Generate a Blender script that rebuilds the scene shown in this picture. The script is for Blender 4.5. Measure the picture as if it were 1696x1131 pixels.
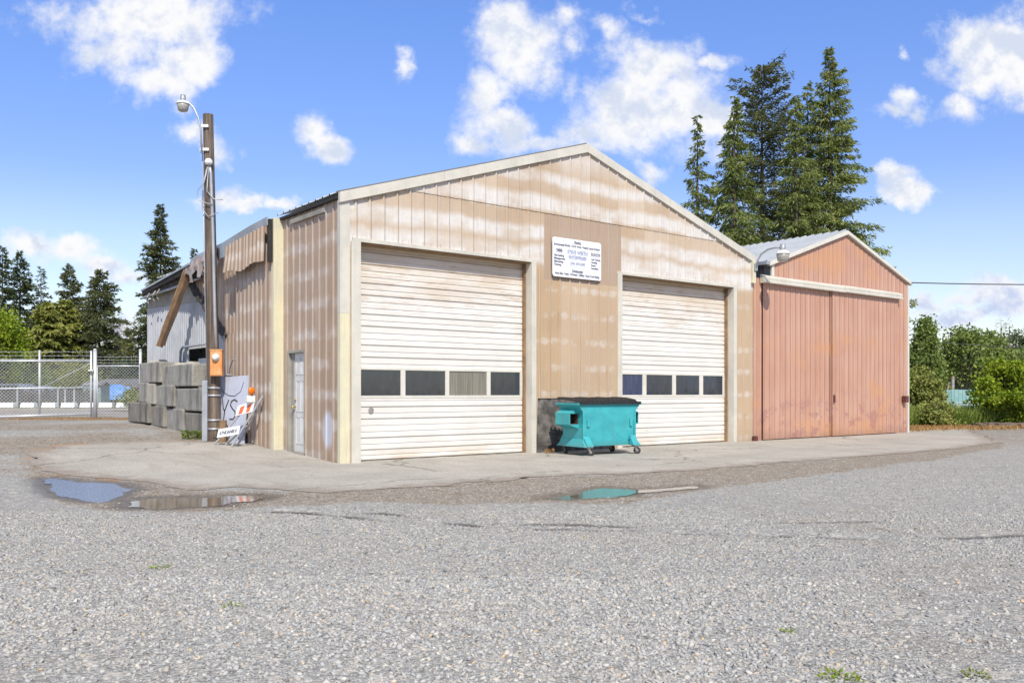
import bpy, math, random
import numpy as np
from mathutils import Vector, Matrix, noise as mn
from mathutils.geometry import delaunay_2d_cdt

for o in list(bpy.data.objects): bpy.data.objects.remove(o)
SC = bpy.context.scene
COL = SC.collection
R = math.radians
F = 1450.0; CX = 848.0; HY = 650.0; EYE = 1.35

# ---------------------------------------------------------------- camera
cd = bpy.data.cameras.new("camera"); cam = bpy.data.objects.new("camera", cd); COL.objects.link(cam)
cam.location = (0, 0, EYE); cam.rotation_euler = (R(90), 0, 0)
cd.sensor_width = 36; cd.lens = 36 * F / 1696; cd.shift_y = (HY - 565.5) / 1696
cd.clip_start = 0.1; cd.clip_end = 3000
SC.camera = cam

# ---------------------------------------------------------------- exposure
SC.view_settings.view_transform = 'Standard'; SC.view_settings.look = 'None'
SC.view_settings.gamma = 1; SC.view_settings.use_curve_mapping = False
EXPO = 0.50
SC.view_settings.exposure = EXPO

def srgb(r, g, b, a=1):
    f = lambda c: (c / 255 / 12.92) if c / 255 <= .04045 else ((c / 255 + .055) / 1.055) ** 2.4
    return (f(r), f(g), f(b), a)

# ---------------------------------------------------------------- node helper
class NT:
    def __init__(s, tree): s.t = tree; s.n = tree.nodes; s.l = tree.links
    def new(s, typ, **kw):
        n = s.n.new(typ)
        for k, v in kw.items(): setattr(n, k, v)
        return n
    def put(s, sock, v):
        if isinstance(v, bpy.types.NodeSocket): s.l.new(v, sock)
        elif v is not None:
            if sock.type in ('RGBA',) and not hasattr(v, '__len__'): v = (v, v, v, 1)
            if sock.type == 'RGBA' and len(v) == 3: v = (*v, 1)
            sock.default_value = v
    def math(s, op, a, b=None, c=None, clamp=False):
        n = s.new('ShaderNodeMath', operation=op, use_clamp=clamp)
        s.put(n.inputs[0], a)
        if b is not None: s.put(n.inputs[1], b)
        if c is not None: s.put(n.inputs[2], c)
        return n.outputs[0]
    def vm(s, op, a, b=None):
        n = s.new('ShaderNodeVectorMath', operation=op)
        s.put(n.inputs[0], a)
        if b is not None:
            if op == 'SCALE': s.put(n.inputs['Scale'], b)
            else: s.put(n.inputs[1], b)
        return n.outputs['Value'] if op in ('LENGTH', 'DOT_PRODUCT', 'DISTANCE') else n.outputs[0]
    def mix(s, f, a, b, mode='MIX'):
        n = s.new('ShaderNodeMix', data_type='RGBA', blend_type=mode)
        s.put(n.inputs[0], f); s.put(n.inputs[6], a); s.put(n.inputs[7], b)
        return n.outputs[2]
    def noise(s, vec, scale, detail=4, rough=.55, dist=0):
        n = s.new('ShaderNodeTexNoise'); s.put(n.inputs['Vector'], vec)
        n.inputs['Scale'].default_value = scale; n.inputs['Detail'].default_value = detail
        n.inputs['Roughness'].default_value = rough; n.inputs['Distortion'].default_value = dist
        return n.outputs[0]
    def ss(s, x, a, b):
        n = s.new('ShaderNodeMapRange', interpolation_type='SMOOTHSTEP'); s.put(n.inputs[0], x)
        if a <= b:
            n.inputs[1].default_value = a; n.inputs[2].default_value = b; n.inputs[3].default_value = 0; n.inputs[4].default_value = 1
        else:
            n.inputs[1].default_value = b; n.inputs[2].default_value = a; n.inputs[3].default_value = 1; n.inputs[4].default_value = 0
        return n.outputs[0]
    def ramp(s, x, stops, interp='LINEAR'):
        n = s.new('ShaderNodeValToRGB'); cr = n.color_ramp; cr.interpolation = interp
        while len(cr.elements) < len(stops): cr.elements.new(.5)
        for e, (p, c) in zip(cr.elements, stops):
            e.position = p; e.color = c if len(c) == 4 else (*c, 1)
        s.put(n.inputs[0], x); return n.outputs[0]
    def xyz(s, v):
        n = s.new('ShaderNodeSeparateXYZ'); s.put(n.inputs[0], v); return n.outputs
    def comb(s, x, y, z):
        n = s.new('ShaderNodeCombineXYZ')
        for i, v in enumerate((x, y, z)): s.put(n.inputs[i], v)
        return n.outputs[0]
    def scale(s, v, sx, sy, sz): return s.vm('MULTIPLY', v, (sx, sy, sz))
    def bump(s, h, strength=.3, dist=.01, normal=None):
        n = s.new('ShaderNodeBump'); n.inputs['Strength'].default_value = strength; n.inputs['Distance'].default_value = dist
        s.put(n.inputs['Height'], h)
        if normal is not None: s.put(n.inputs['Normal'], normal)
        return n.outputs[0]

# ---------------------------------------------------------------- sun direction and sky
SUN = Vector((-.19, 1.0, -1.08)).normalized()          # direction the light travels
sd = bpy.data.lights.new("sun", 'SUN'); sd.energy = 3.5; sd.angle = R(.53); sd.color = (1, .94, .83)
so = bpy.data.objects.new("sun", sd); COL.objects.link(so)
so.rotation_euler = SUN.to_track_quat('-Z', 'Y').to_euler(); so.location = (5, -20, 30)
ELEV = math.asin(-SUN.z); AZ = math.atan2(-SUN.x, -SUN.y)

W = bpy.data.worlds.new("World"); SC.world = W; W.use_nodes = True
def build_world():
    t = NT(W.node_tree); t.n.clear()
    out = t.new('ShaderNodeOutputWorld')
    sky = t.new('ShaderNodeTexSky', sky_type='NISHITA'); sky.sun_disc = False
    sky.sun_elevation = ELEV; sky.sun_rotation = AZ; sky.air_density = 1.0; sky.dust_density = .6; sky.ozone_density = 1.6
    g = t.new('ShaderNodeTexCoord').outputs['Generated']
    x, y, z = t.xyz(g)
    tint = t.ramp(z, [(0, (1.12, 1.0, 1.0)), (.17, (1.05, .99, 1.08)), (.235, (.84, .90, 1.2)), (.40, (.80, .98, 1.42)), (.52, (1.0, 1.02, 1.1)), (1, (1.25, 1.1, .85))])
    skyc = t.mix(1.0, sky.outputs[0], tint, 'MULTIPLY')
    bg = t.new('ShaderNodeBackground'); t.put(bg.inputs[0], skyc); bg.inputs[1].default_value = .113
    ya = t.math('MAXIMUM', t.math('ABSOLUTE', y), .05)
    v = t.comb(t.math('DIVIDE', x, ya), t.math('DIVIDE', z, ya), t.math('MULTIPLY', t.math('SIGN', y), .7))
    n1 = t.noise(v, 7, 6, .62)
    warp = t.new('ShaderNodeTexNoise'); t.put(warp.inputs['Vector'], v); warp.inputs['Scale'].default_value = 9; warp.inputs['Detail'].default_value = 6; warp.inputs['Roughness'].default_value = .62
    vw = t.vm('ADD', v, t.vm('SCALE', t.vm('SUBTRACT', warp.outputs['Color'], (.5, .5, .5)), .085))
    vx, vy, _ = t.xyz(vw); flat = t.comb(vx, vy, 0)
    front = t.math('GREATER_THAN', y, 0)
    blobs = [  # photograph-facing half of the sky: cumulus centres and radii (tangent units x 1450), weight
        (250,25,150,60,1), (320,85,62,52,1), (270,130,75,45,.9), (290,35,90,50,1), (110,25,100,32,.55), (200,80,85,45,.8), (300,165,40,25,.6),
        (310,212,48,30,.9), (352,243,36,26,.8), (285,215,30,16,.5),
        (525,212,30,26,.9), (556,245,34,30,.9), (540,232,30,34,.7), (664,100,20,34,.85), (672,82,16,20,.7),
        (345,326,45,14,.75), (400,336,40,14,.85), (455,340,34,13,.8),
        (45,408,62,20,1), (110,418,62,24,1), (160,434,52,22,1), (205,450,40,14,.8), (190,520,48,18,.6), (225,545,40,20,.8),
        (840,60,64,60,1.05), (870,100,60,64,1.05), (825,150,50,50,1), (835,205,62,46,1.05), (880,235,80,26,.9), (785,238,42,20,.7), (800,180,20,40,.5),
        (1065,120,88,64,1.05), (1035,180,110,70,1.1), (1100,190,110,60,1.05), (1120,165,72,46,1), (1180,195,55,30,.9), (985,215,95,32,.8), (960,250,90,20,.6), (940,140,30,50,.55),
        (1000,50,48,24,.75), (935,40,26,30,.6), (955,75,28,26,.6), (1075,28,30,12,.5), (1165,105,48,14,.75), (1085,272,24,16,.6),
        (1610,75,75,52,1), (1680,90,72,70,1), (1650,130,80,50,.9), (1595,180,44,30,.85), (1560,110,50,40,.7), (1485,82,16,12,.7),
        (1495,165,32,26,.95), (1478,190,40,14,.75), (1510,195,20,22,.8), (1478,298,36,22,.95), (1500,322,42,20,1), (1525,318,28,12,.7),
        (1540,505,62,12,.85), (1615,500,60,14,.9), (1665,488,60,22,1), (1600,524,110,12,.75), (1680,512,60,18,.9), (1655,470,36,12,.8),
        (1880,200,120,60,1), (-180,150,120,60,1), (2050,430,160,30,1), (-250,420,140,30,1), (700,-200,260,70,1), (1300,-300,200,70,1), (1100,-170,100,30,.7)]
    acc = None
    for px, py, rx, ry, w in blobs:
        rx *= 1.16; ry *= 1.16
        d = t.vm('SUBTRACT', flat, ((px - CX) / F, (HY - py) / F, 0))
        d = t.vm('LENGTH', t.vm('MULTIPLY', d, (F / rx, F / ry, 0)))
        b = t.math('MULTIPLY_ADD', d, -w * .85, w)
        acc = b if acc is None else t.math('MAXIMUM', acc, b)
    gen = t.math('SUBTRACT', t.math('MULTIPLY', t.noise(t.comb(t.math('DIVIDE', x, t.math('MAXIMUM', z, .1)), t.math('DIVIDE', y, t.math('MAXIMUM', z, .1)), 0), 1.1, 3), 3.0), 1.35)
    infr = t.math('MULTIPLY', front, t.ss(z, .62, .50)); field = t.math('ADD', t.math('MULTIPLY', acc, infr), t.math('MULTIPLY', gen, t.math('SUBTRACT', 1, infr)))  # overhead clouds out of view, added to whiten the ambient light
    fb = t.math('SUBTRACT', t.noise(v, 26, 9, .64), .5)
    dens = t.math('ADD', t.math('ADD', field, t.math('MULTIPLY', t.math('SUBTRACT', n1, .5), 1.45)), t.math('MULTIPLY', fb, 1.35))
    alpha = t.math('MULTIPLY', t.ss(dens, .03, .78), t.math('GREATER_THAN', z, 0.0))
    # bottoms of the cumulus are in their own shade: compare density with a sample a little higher
    up = t.noise(t.vm('ADD', v, (0.0, .022, 0)), 7, 6, .62)
    body = t.ss(t.math('ADD', t.math('MULTIPLY', t.math('SUBTRACT', n1, up), 5.0), t.math('MULTIPLY', t.ss(dens, .3, 1.6), .35)), -.05, .65)
    ccol = t.mix(body, (.98, .98, .99), (.68, .75, .90))
    ccol = t.mix(t.ss(z, .16, .02), ccol, t.mix(body, (.84, .86, .97), (.50, .60, .88)))
    cbg = t.new('ShaderNodeBackground'); t.put(cbg.inputs[0], ccol); cbg.inputs[1].default_value = 1.0 / 2 ** EXPO
    ms = t.new('ShaderNodeMixShader'); t.put(ms.inputs[0], alpha)
    t.l.new(bg.outputs[0], ms.inputs[1]); t.l.new(cbg.outputs[0], ms.inputs[2]); t.l.new(ms.outputs[0], out.inputs[0])
build_world()

# ---------------------------------------------------------------- frames and places
P0 = (-3.24, 16.59); TH = math.atan2(7.78, 9.94); ex, ey = math.cos(TH), math.sin(TH)
def L2W(x, y, z=0): return (P0[0] + x * ex - y * ey, P0[1] + x * ey + y * ex, z)
def W2L(X, Y): dx, dy = X - P0[0], Y - P0[1]; return dx * ex + dy * ey, -dx * ey + dy * ex
TX = np.array([-1e4, .3, 2.7, 4.9, 7.5, 10., 14, 1e4]); TZ = np.array([0, 0, .13, .25, .40, .5, .52, .52])
def terr_np(X, Y):
    dx, dy = X - P0[0], Y - P0[1]; lx = dx * ex + dy * ey; ly = -dx * ey + dy * ex
    h = np.interp(ly, TX, TZ)
    m = np.clip((9 - lx) / 7, 0, 1); k = np.clip((Y - 56) / 34, 0, 1) * np.clip((4 - X) / 10, 0, 1)
    return h * m * m * (3 - 2 * m) - 1.1 * k * k * (3 - 2 * k)
def terr(X, Y): return float(terr_np(np.array([X]), np.array([Y]))[0])
def tl(x, y): X, Y, _ = L2W(x, y); return terr(X, Y)
def G(px, py):                       # where the sight line of a measured ground point meets the terrain
    Z = 10.
    for _ in range(40): Z = .5 * Z + .5 * (EYE - terr((px - CX) / F * Z, Z)) * F / max(py - HY, 1)
    X = (px - CX) / F * Z; return X, Z, terr(X, Z)
def V(px, off):                      # local y on a side plane local x = off
    k = (px - CX) / F; ox, oy = P0[0] + off * ex, P0[1] + off * ey
    return (k * oy - ox) / (-ey - k * ex)
def U(px, off):
    k = (px - CX) / F; ox, oy = P0[0] - off * ey, P0[1] + off * ex
    return (k * oy - ox) / (ex - k * ey)
def zat(py, x, y): Y = L2W(x, y)[1]; return EYE + (HY - py) * Y / F

OFF = {}
def tag(o, label=None, cat=None, group=None, kind=None):
    if label: o['label'] = label
    if cat: o['category'] = cat
    if group: o['group'] = group
    if kind: o['kind'] = kind
    return o
def thing(name, label, cat, loc=(0, 0, 0), frame='W', group=None):
    o = bpy.data.objects.new(name, None); COL.objects.link(o); o.empty_display_size = .2
    if frame == 'F': o.location = L2W(*loc); o.rotation_euler = (0, 0, TH)
    else: o.location = loc
    OFF[o.name] = tuple(loc); return tag(o, label, cat, group)

class MB:
    def __init__(s): s.v = []; s.f = []
    def add(s, vs, fs):
        b = len(s.v); s.v += [tuple(p) for p in vs]; s.f += [tuple(i + b for i in f) for f in fs]; return s
    def box(s, x0, x1, y0, y1, z0, z1, M=None):
        p = [(x, y, z) for z in (z0, z1) for x, y in ((x0, y0), (x1, y0), (x1, y1), (x0, y1))]
        if M: p = [tuple(M @ Vector(q)) for q in p]
        return s.add(p, [(3, 2, 1, 0), (4, 5, 6, 7), (0, 1, 5, 4), (1, 2, 6, 5), (2, 3, 7, 6), (3, 0, 4, 7)])
    def hexa(s, b, t):                # bottom 4 and top 4 corner points
        return s.add(list(b) + list(t), [(3, 2, 1, 0), (4, 5, 6, 7), (0, 1, 5, 4), (1, 2, 6, 5), (2, 3, 7, 6), (3, 0, 4, 7)])
    def beam(s, a, b, w, t, up=(0, 0, 1), jag=0, n=1):
        a, b = Vector(a), Vector(b); d = (b - a).normalized(); u = Vector(up); r = d.cross(u).normalized(); u = r.cross(d)
        rings = []
        for i in range(n + 1):
            c = a.lerp(b, i / n); j = [1 + jag * (random.random() - .5) for _ in range(4)]
            rings.append([c + r * w / 2 * sx * j[k] + u * t / 2 * sy for k, (sx, sy) in enumerate(((-1, -1), (1, -1), (1, 1), (-1, 1)))])
        vs = [p for r_ in rings for p in r_]; fs = [(3, 2, 1, 0), tuple(4 * n + k for k in range(4))]
        for i in range(n):
            for k in range(4): fs.append((4 * i + k, 4 * i + (k + 1) % 4, 4 * i + 4 + (k + 1) % 4, 4 * i + 4 + k))
        return s.add(vs, fs)
    def tube(s, pts, rad, n=10, cap=True):
        pts = [Vector(p) for p in pts]; rad = rad if hasattr(rad, '__len__') else [rad] * len(pts)
        vs, fs = [], []; ref = None
        for i, p in enumerate(pts):
            d = (pts[min(i + 1, len(pts) - 1)] - pts[max(i - 1, 0)]).normalized()
            if ref is None: ref = d.orthogonal().normalized()
            ref = (ref - d * ref.dot(d)).normalized(); b = d.cross(ref)
            for k in range(n):
                a = 2 * math.pi * k / n; vs.append(p + (ref * math.cos(a) + b * math.sin(a)) * rad[i])
        for i in range(len(pts) - 1):
            for k in range(n): fs.append((i * n + k, i * n + (k + 1) % n, (i + 1) * n + (k + 1) % n, (i + 1) * n + k))
        if cap: fs += [tuple(range(n))[::-1], tuple((len(pts) - 1) * n + k for k in range(n))]
        return s.add(vs, fs)
    def lathe(s, c, prof, n=20, axis=(0, 0, 1)):
        ax = Vector(axis).normalized(); r = ax.orthogonal().normalized(); b = ax.cross(r); c = Vector(c)
        vs = [c + ax * h + (r * math.cos(2 * math.pi * k / n) + b * math.sin(2 * math.pi * k / n)) * q for q, h in prof for k in range(n)]
        fs = [(i * n + k, i * n + (k + 1) % n, (i + 1) * n + (k + 1) % n, (i + 1) * n + k) for i in range(len(prof) - 1) for k in range(n)]
        fs += [tuple(range(n))[::-1], tuple((len(prof) - 1) * n + k for k in range(n))]
        return s.add(vs, fs)
    def prism(s, poly, a0, a1, put):   # polygon (p, q) extruded along a; put(a, p, q) -> point
        n = len(poly); vs = [put(a0, *q) for q in poly] + [put(a1, *q) for q in poly]
        fs = [tuple(range(n))[::-1], tuple(range(n, 2 * n))] + [(k, (k + 1) % n, n + (k + 1) % n, n + k) for k in range(n)]
        return s.add(vs, fs)
    def build(s, name, m, parent=None, smooth=False, bevel=0, origin=None, frame='W'):
        off = Vector(OFF[parent.name]) if parent is not None and parent.name in OFF else Vector(origin or (0, 0, 0))
        if parent is not None and parent.name not in OFF and origin is None and 'off' in PO.get(parent.name, {}): off = Vector(PO[parent.name]['off'])
        me = bpy.data.meshes.new(name); me.from_pydata([tuple(Vector(p) - off) for p in s.v], [], s.f); me.update()
        import bmesh
        bm = bmesh.new(); bm.from_mesh(me); bmesh.ops.recalc_face_normals(bm, faces=bm.faces); bm.to_mesh(me); bm.free()
        if smooth: me.polygons.foreach_set('use_smooth', [True] * len(me.polygons))
        me.materials.append(m); o = bpy.data.objects.new(name, me); COL.objects.link(o)
        if parent is not None: o.parent = parent
        elif frame == 'F': o.location = L2W(*off); o.rotation_euler = (0, 0, TH)
        else: o.location = off
        PO[o.name] = {'off': tuple(off)}
        if bevel:
            b = o.modifiers.new('bevel', 'BEVEL'); b.width = bevel; b.segments = 2; b.limit_method = 'ANGLE'; b.angle_limit = R(50)
        return o
PO = {}

def big_mesh(name, verts, faces_flat, nper, m, parent=None, smooth=False, mats=None):
    me = bpy.data.meshes.new(name); nv = len(verts); nf = len(faces_flat) // nper
    me.vertices.add(nv); me.vertices.foreach_set('co', np.asarray(verts, np.float32).ravel())
    me.loops.add(nf * nper); me.loops.foreach_set('vertex_index', np.asarray(faces_flat, np.int32))
    me.polygons.add(nf); me.polygons.foreach_set('loop_start', np.arange(0, nf * nper, nper, dtype=np.int32))
    me.polygons.foreach_set('loop_total', np.full(nf, nper, np.int32))
    if smooth: me.polygons.foreach_set('use_smooth', np.ones(nf, bool))
    me.update(calc_edges=True); me.validate()
    me.materials.append(m); o = bpy.data.objects.new(name, me); COL.objects.link(o)
    if parent is not None: o.parent = parent
    return o

# ---------------------------------------------------------------- materials
def mat(name, fn):
    m = bpy.data.materials.new(name); m.use_nodes = True; t = NT(m.node_tree); t.n.clear()
    out = t.new('ShaderNodeOutputMaterial'); p = t.new('ShaderNodeBsdfPrincipled'); t.l.new(p.outputs[0], out.inputs[0])
    t.oc = t.new('ShaderNodeTexCoord').outputs['Object']; t.p = p; t.outn = out
    fn(t, p); return m
def S(t, p, col=None, rough=None, metal=None, normal=None, spec=None):
    if col is not None: t.put(p.inputs['Base Color'], col)
    if rough is not None: t.put(p.inputs['Roughness'], rough)
    if metal is not None: t.put(p.inputs['Metallic'], metal)
    if normal is not None: t.put(p.inputs['Normal'], normal)
    if spec is not None: t.put(p.inputs['Specular IOR Level'], spec)
def weath(name, c1, c2, scale=3, rough=.6, metal=0, streak=.3, streakcol=(.12, .09, .06), bump=.15, fine=60, rust=0, vert=2):
    def fn(t, p):
        n = t.noise(t.oc, scale, 6, .6); col = t.mix(t.ss(n, .35, .68), c1, c2)
        sv = [14, 14, 14]; sv[vert] = .9
        st = t.noise(t.scale(t.oc, *sv), 1, 5, .6)
        col = t.mix(t.math('MULTIPLY', t.ss(st, .5, .78), streak), col, streakcol)
        f = t.noise(t.oc, fine, 4, .6)
        col = t.mix(.18, col, t.mix(f, (.0, .0, .0), (1, 1, 1)), 'OVERLAY')
        if rust:
            rn = t.noise(t.oc, scale * 2.3, 8, .65); col = t.mix(t.math('MULTIPLY', t.ss(rn, .58, .7), rust), col, (.22, .07, .025))
        S(t, p, col, rough, metal, t.bump(t.math('ADD', f, n), bump, .004))
    return mat(name, fn)

def clad_mat(name, c1, c2, chalk, axis, kind):
    def fn(t, p):
        x, y, z = t.xyz(t.oc); s = x if axis == 0 else y
        sv = t.comb(s, z, .37)
        n = t.noise(sv, .9, 4, .5); col = t.mix(t.ss(n, .3, .7), c1, c2)
        pan = t.noise(t.comb(t.math('FLOOR', t.math('DIVIDE', s, .915)), t.math('FLOOR', t.math('DIVIDE', z, 5.4)), 0), 7.3, 0)
        col = t.mix(t.ss(pan, .35, .65), col, t.mix(.12, col, (1, .95, .9)))
        zz = t.math('SUBTRACT', z, 1.31); row = t.math('ABSOLUTE', t.math('SUBTRACT', t.math('FRACT', t.math('ADD', t.math('DIVIDE', zz, .6), .5)), .5))
        px = t.math('ABSOLUTE', t.math('SUBTRACT', t.math('FRACT', t.math('DIVIDE', s, .305)), .5))
        spot = t.math('ADD', t.math('POWER', t.math('DIVIDE', row, .17), 2.0), t.math('POWER', t.math('DIVIDE', px, .52), 2.0))
        wob = t.noise(sv, 5, 3); vary = t.noise(sv, 2.1, 3)
        low = t.math('MULTIPLY', t.ss(t.math('ADD', spot, t.math('MULTIPLY', wob, 1.3)), 1.9, .5), t.math('MULTIPLY', t.ss(vary, .38, .66), .52 if kind == 'front' else .34))
        fine = t.noise(t.scale(sv, 30, 2.0, 1), 1, 3)
        if kind == 'front':
            zd = t.math('ADD', t.math('ADD', z, t.math('MULTIPLY', t.math('SUBTRACT', t.noise(t.scale(sv, .55, .3, 1), 1, 2), .5), .30)), t.math('MULTIPLY', t.math('SUBTRACT', t.noise(t.scale(sv, 3.4, 1.2, 1), 1, 4), .5), .24))
            w, k = (1, 1, 1), (0, 0, 0); P = lambda q: (q - 4.0) / 3.4
            g = lambda v: (v, v, v)
            band = t.ramp(t.math('DIVIDE', t.math('SUBTRACT', zd, 4.0), 3.4), [(P(4.1), g(.2)), (P(4.22), g(.95)), (P(4.52), g(.85)), (P(4.66), g(.22)), (P(4.80), g(.85)), (P(4.98), g(.85)), (P(5.1), g(.15)), (P(5.36), g(.1)), (P(5.46), g(.85)), (P(5.66), g(.8)), (P(5.8), g(.1)), (P(5.98), g(.2)), (P(6.08), g(.8)), (P(6.2), g(.75)), (P(6.34), g(.12)), (P(6.55), g(.4)), (P(6.7), g(.55)), (P(6.95), g(.3))])
            hi = t.ss(z, 4.0, 4.3); patch = t.ss(t.noise(t.scale(sv, .8, 1.3, 1), 1.5, 4, .6), .33, .58); band = t.math('MULTIPLY', band, t.math('MULTIPLY_ADD', patch, .5, .5))
            dark = t.math('MULTIPLY', t.math('MULTIPLY', t.math('GREATER_THAN', s, 5.03), t.math('LESS_THAN', s, 7.47)), t.math('MULTIPLY', t.math('GREATER_THAN', z, 3.9), t.math('LESS_THAN', z, 5.395)))
            m = t.math('ADD', t.math('MULTIPLY', band, hi), t.math('MULTIPLY', low, t.math('SUBTRACT', 1, hi)))
            m = t.math('MULTIPLY', m, t.math('SUBTRACT', 1, t.math('MULTIPLY', dark, .96)))
            m = t.math('MULTIPLY', m, t.math('MULTIPLY_ADD', fine, .5, .7), clamp=True)
            col = t.mix(t.math('MULTIPLY', dark, .62), col, (.34, .255, .2))
        else:
            zd = t.math('ADD', z, t.math('MULTIPLY', t.math('SUBTRACT', wob, .5), .35))
            rowb = t.math('ABSOLUTE', t.math('SUBTRACT', t.math('FRACT', t.math('ADD', t.math('DIVIDE', t.math('SUBTRACT', zd, 1.31), .6), .5)), .5))
            m = t.math('MULTIPLY', t.ss(rowb, .26, .04), t.ss(t.noise(sv, 1.1, 3), .36, .6))
            m = t.math('MULTIPLY', m, .45)
            m = t.math('MAXIMUM', m, low)
            st = t.noise(t.scale(sv, 12, .45, 1), 1, 3); m = t.math('MAXIMUM', m, t.math('MULTIPLY', t.ss(st, .55, .75), .5 if kind == 'annex' else .22))
            if kind == 'side':
                dd = t.vm('LENGTH', t.vm('MULTIPLY', t.vm('SUBTRACT', t.comb(s, z, 0), (.55, .62, 0)), (1 / .26, 1 / .36, 0)))
                ring = t.math('MULTIPLY', t.ss(t.math('ADD', dd, t.math('MULTIPLY', wob, .5)), 1.45, .9), .75)
                col = t.mix(ring, col, (.50, .55, .66)); m = t.math('MULTIPLY', m, t.math('SUBTRACT', 1, ring))
        col = t.mix(m, col, chalk)
        # screws, grime at the foot, brown runs
        dx = t.math('MULTIPLY', t.math('SUBTRACT', t.math('FRACT', t.math('DIVIDE', s, .305)), .5), .305)
        dz = t.math('MULTIPLY', t.math('SUBTRACT', t.math('FRACT', t.math('ADD', t.math('DIVIDE', zz, .6), .5)), .5), .6)
        scr = t.ss(t.vm('LENGTH', t.comb(dx, dz, 0)), .017, .008)
        col = t.mix(t.math('MULTIPLY', scr, .22), col, (.13, .08, .05))
        run = t.noise(t.scale(sv, 9, .8, 1), 1.3, 5, .6)
        col = t.mix(t.math('MULTIPLY', t.ss(run, .56, .8), .3), col, (.30, .20, .12))
        drip = t.noise(t.scale(sv, 26, .55, 1), 1.0, 4, .6); fall = t.math('FRACT', t.math('DIVIDE', t.math('SUBTRACT', z, .95 if kind != 'front' else .785), 1.2))
        col = t.mix(t.math('MULTIPLY', t.math('MULTIPLY', t.ss(drip, .52, .72), t.ss(fall, .25, 1.0)), .42), col, (.27, .17, .10))
        foot = t.math('MULTIPLY', t.ss(t.math('ADD', z, t.math('MULTIPLY', wob, .5)), .75, .1), .45)
        col = t.mix(foot, col, (.24, .17, .11))
        mark = t.ss(t.noise(sv, 3.6, 8, .72), .68, .72)
        col = t.mix(t.math('MULTIPLY', mark, .35), col, (.26, .15, .08))
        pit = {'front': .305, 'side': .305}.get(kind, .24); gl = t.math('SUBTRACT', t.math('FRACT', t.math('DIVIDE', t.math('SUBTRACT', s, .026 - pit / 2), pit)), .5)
        col = t.mix(t.math('MULTIPLY', t.ss(t.math('ABSOLUTE', gl), .07, .035), t.math('MULTIPLY_ADD', wob, .5, .42)), col, (.17, .105, .065))  # shaded right side of each rib painted as a dark brown line
        gm = t.math('SUBTRACT', t.math('FRACT', t.math('DIVIDE', t.math('ADD', s, pit / 2), pit)), .5); rib_light = t.math('MULTIPLY', t.ss(t.math('ABSOLUTE', gm), .055, .03), t.math('MULTIPLY', t.ss(t.noise(t.scale(sv, 3, .7, 1), 1.2, 4), .35, .65), .4 if kind != 'front' else .22)); col = t.mix(rib_light, col, chalk)  # lit rib crests painted as paler lines in the chalk tone
        b = t.noise(t.scale(sv, 2.2, .7, 1), 1, 3)
        S(t, p, col, .55, .0, t.bump(b, .35, .03))
    return mat(name, fn)

M = {}
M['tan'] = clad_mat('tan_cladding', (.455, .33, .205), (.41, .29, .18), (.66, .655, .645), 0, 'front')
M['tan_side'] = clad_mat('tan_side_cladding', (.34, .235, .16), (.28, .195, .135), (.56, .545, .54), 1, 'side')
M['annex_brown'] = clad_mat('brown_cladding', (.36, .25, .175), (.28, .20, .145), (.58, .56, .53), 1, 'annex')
def redfn(t, p):
    x, y, z = t.xyz(t.oc); n = t.noise(t.oc, .8, 4)
    col = t.mix(t.ss(n, .3, .7), (.44, .235, .165), (.48, .275, .20))
    vert = t.noise(t.scale(t.oc, 10, 10, .35), 1, 4); col = t.mix(t.math('MULTIPLY', t.ss(vert, .4, .7), .5), col, (.56, .38, .29))
    gl = t.math('ABSOLUTE', t.math('SUBTRACT', t.math('FRACT', t.math('DIVIDE', t.math('SUBTRACT', x, .024 - .125), .25)), .5)); col = t.mix(t.math('MULTIPLY', t.ss(gl, .06, .03), .65), col, (.12, .045, .03))  # dark line paints the shade beside each rib into the red
    org = t.math('MULTIPLY', t.ss(t.noise(t.comb(t.math('MULTIPLY', x, .5), z, 3.1), .8, 3), .5, .68), t.ss(x, 18.5, 14.5)); col = t.mix(t.math('MULTIPLY', org, .7), col, (.52, .27, .14))
    scf = t.math('MULTIPLY', t.ss(t.noise(t.scale(t.oc, 1.0, 1, 1.6), 1.6, 6, .7), .52, .6), t.ss(z, 1.7, .5)); col = t.mix(t.math('MULTIPLY', scf, .6), col, (.30, .14, .14)); ft = t.ss(t.math('ADD', z, t.math('MULTIPLY', n, .4)), .55, .12); col = t.mix(t.math('MULTIPLY', ft, .5), col, (.20, .11, .08))
    spk = t.ss(t.noise(t.oc, 14, 6, .7), .68, .74); col = t.mix(t.math('MULTIPLY', spk, .6), col, (.2, .06, .04)); bl = t.vm('LENGTH', t.vm('MULTIPLY', t.vm('SUBTRACT', t.comb(x, z, 0), (14.85, 3.7, 0)), (2.2, 1.3, 0))); col = t.mix(t.math('MULTIPLY', t.ss(t.math('ADD', bl, t.math('MULTIPLY', t.noise(t.oc, 6, 6, .7), 1.6)), 1.4, .9), .7), col, (.26, .06, .05))
    S(t, p, col, .5, 0, t.bump(t.noise(t.scale(t.oc, 2, 2, .8), 1.2, 3), .35, .03))
M['red'] = mat('red_cladding', redfn)
M['cream'] = weath('cream_trim', (.60, .57, .50), (.52, .495, .435), 2, .45, 0, .28, (.35, .28, .14), .1)
M['yellow_cream'] = weath('yellowed_trim', (.66, .61, .42), (.58, .55, .42), 2.5, .5, 0, .25, (.30, .2, .09), .1)
M['white_trim'] = weath('white_trim', (.64, .62, .56), (.57, .55, .49), 2, .45, 0, .2, (.38, .3, .2), .1)
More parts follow.
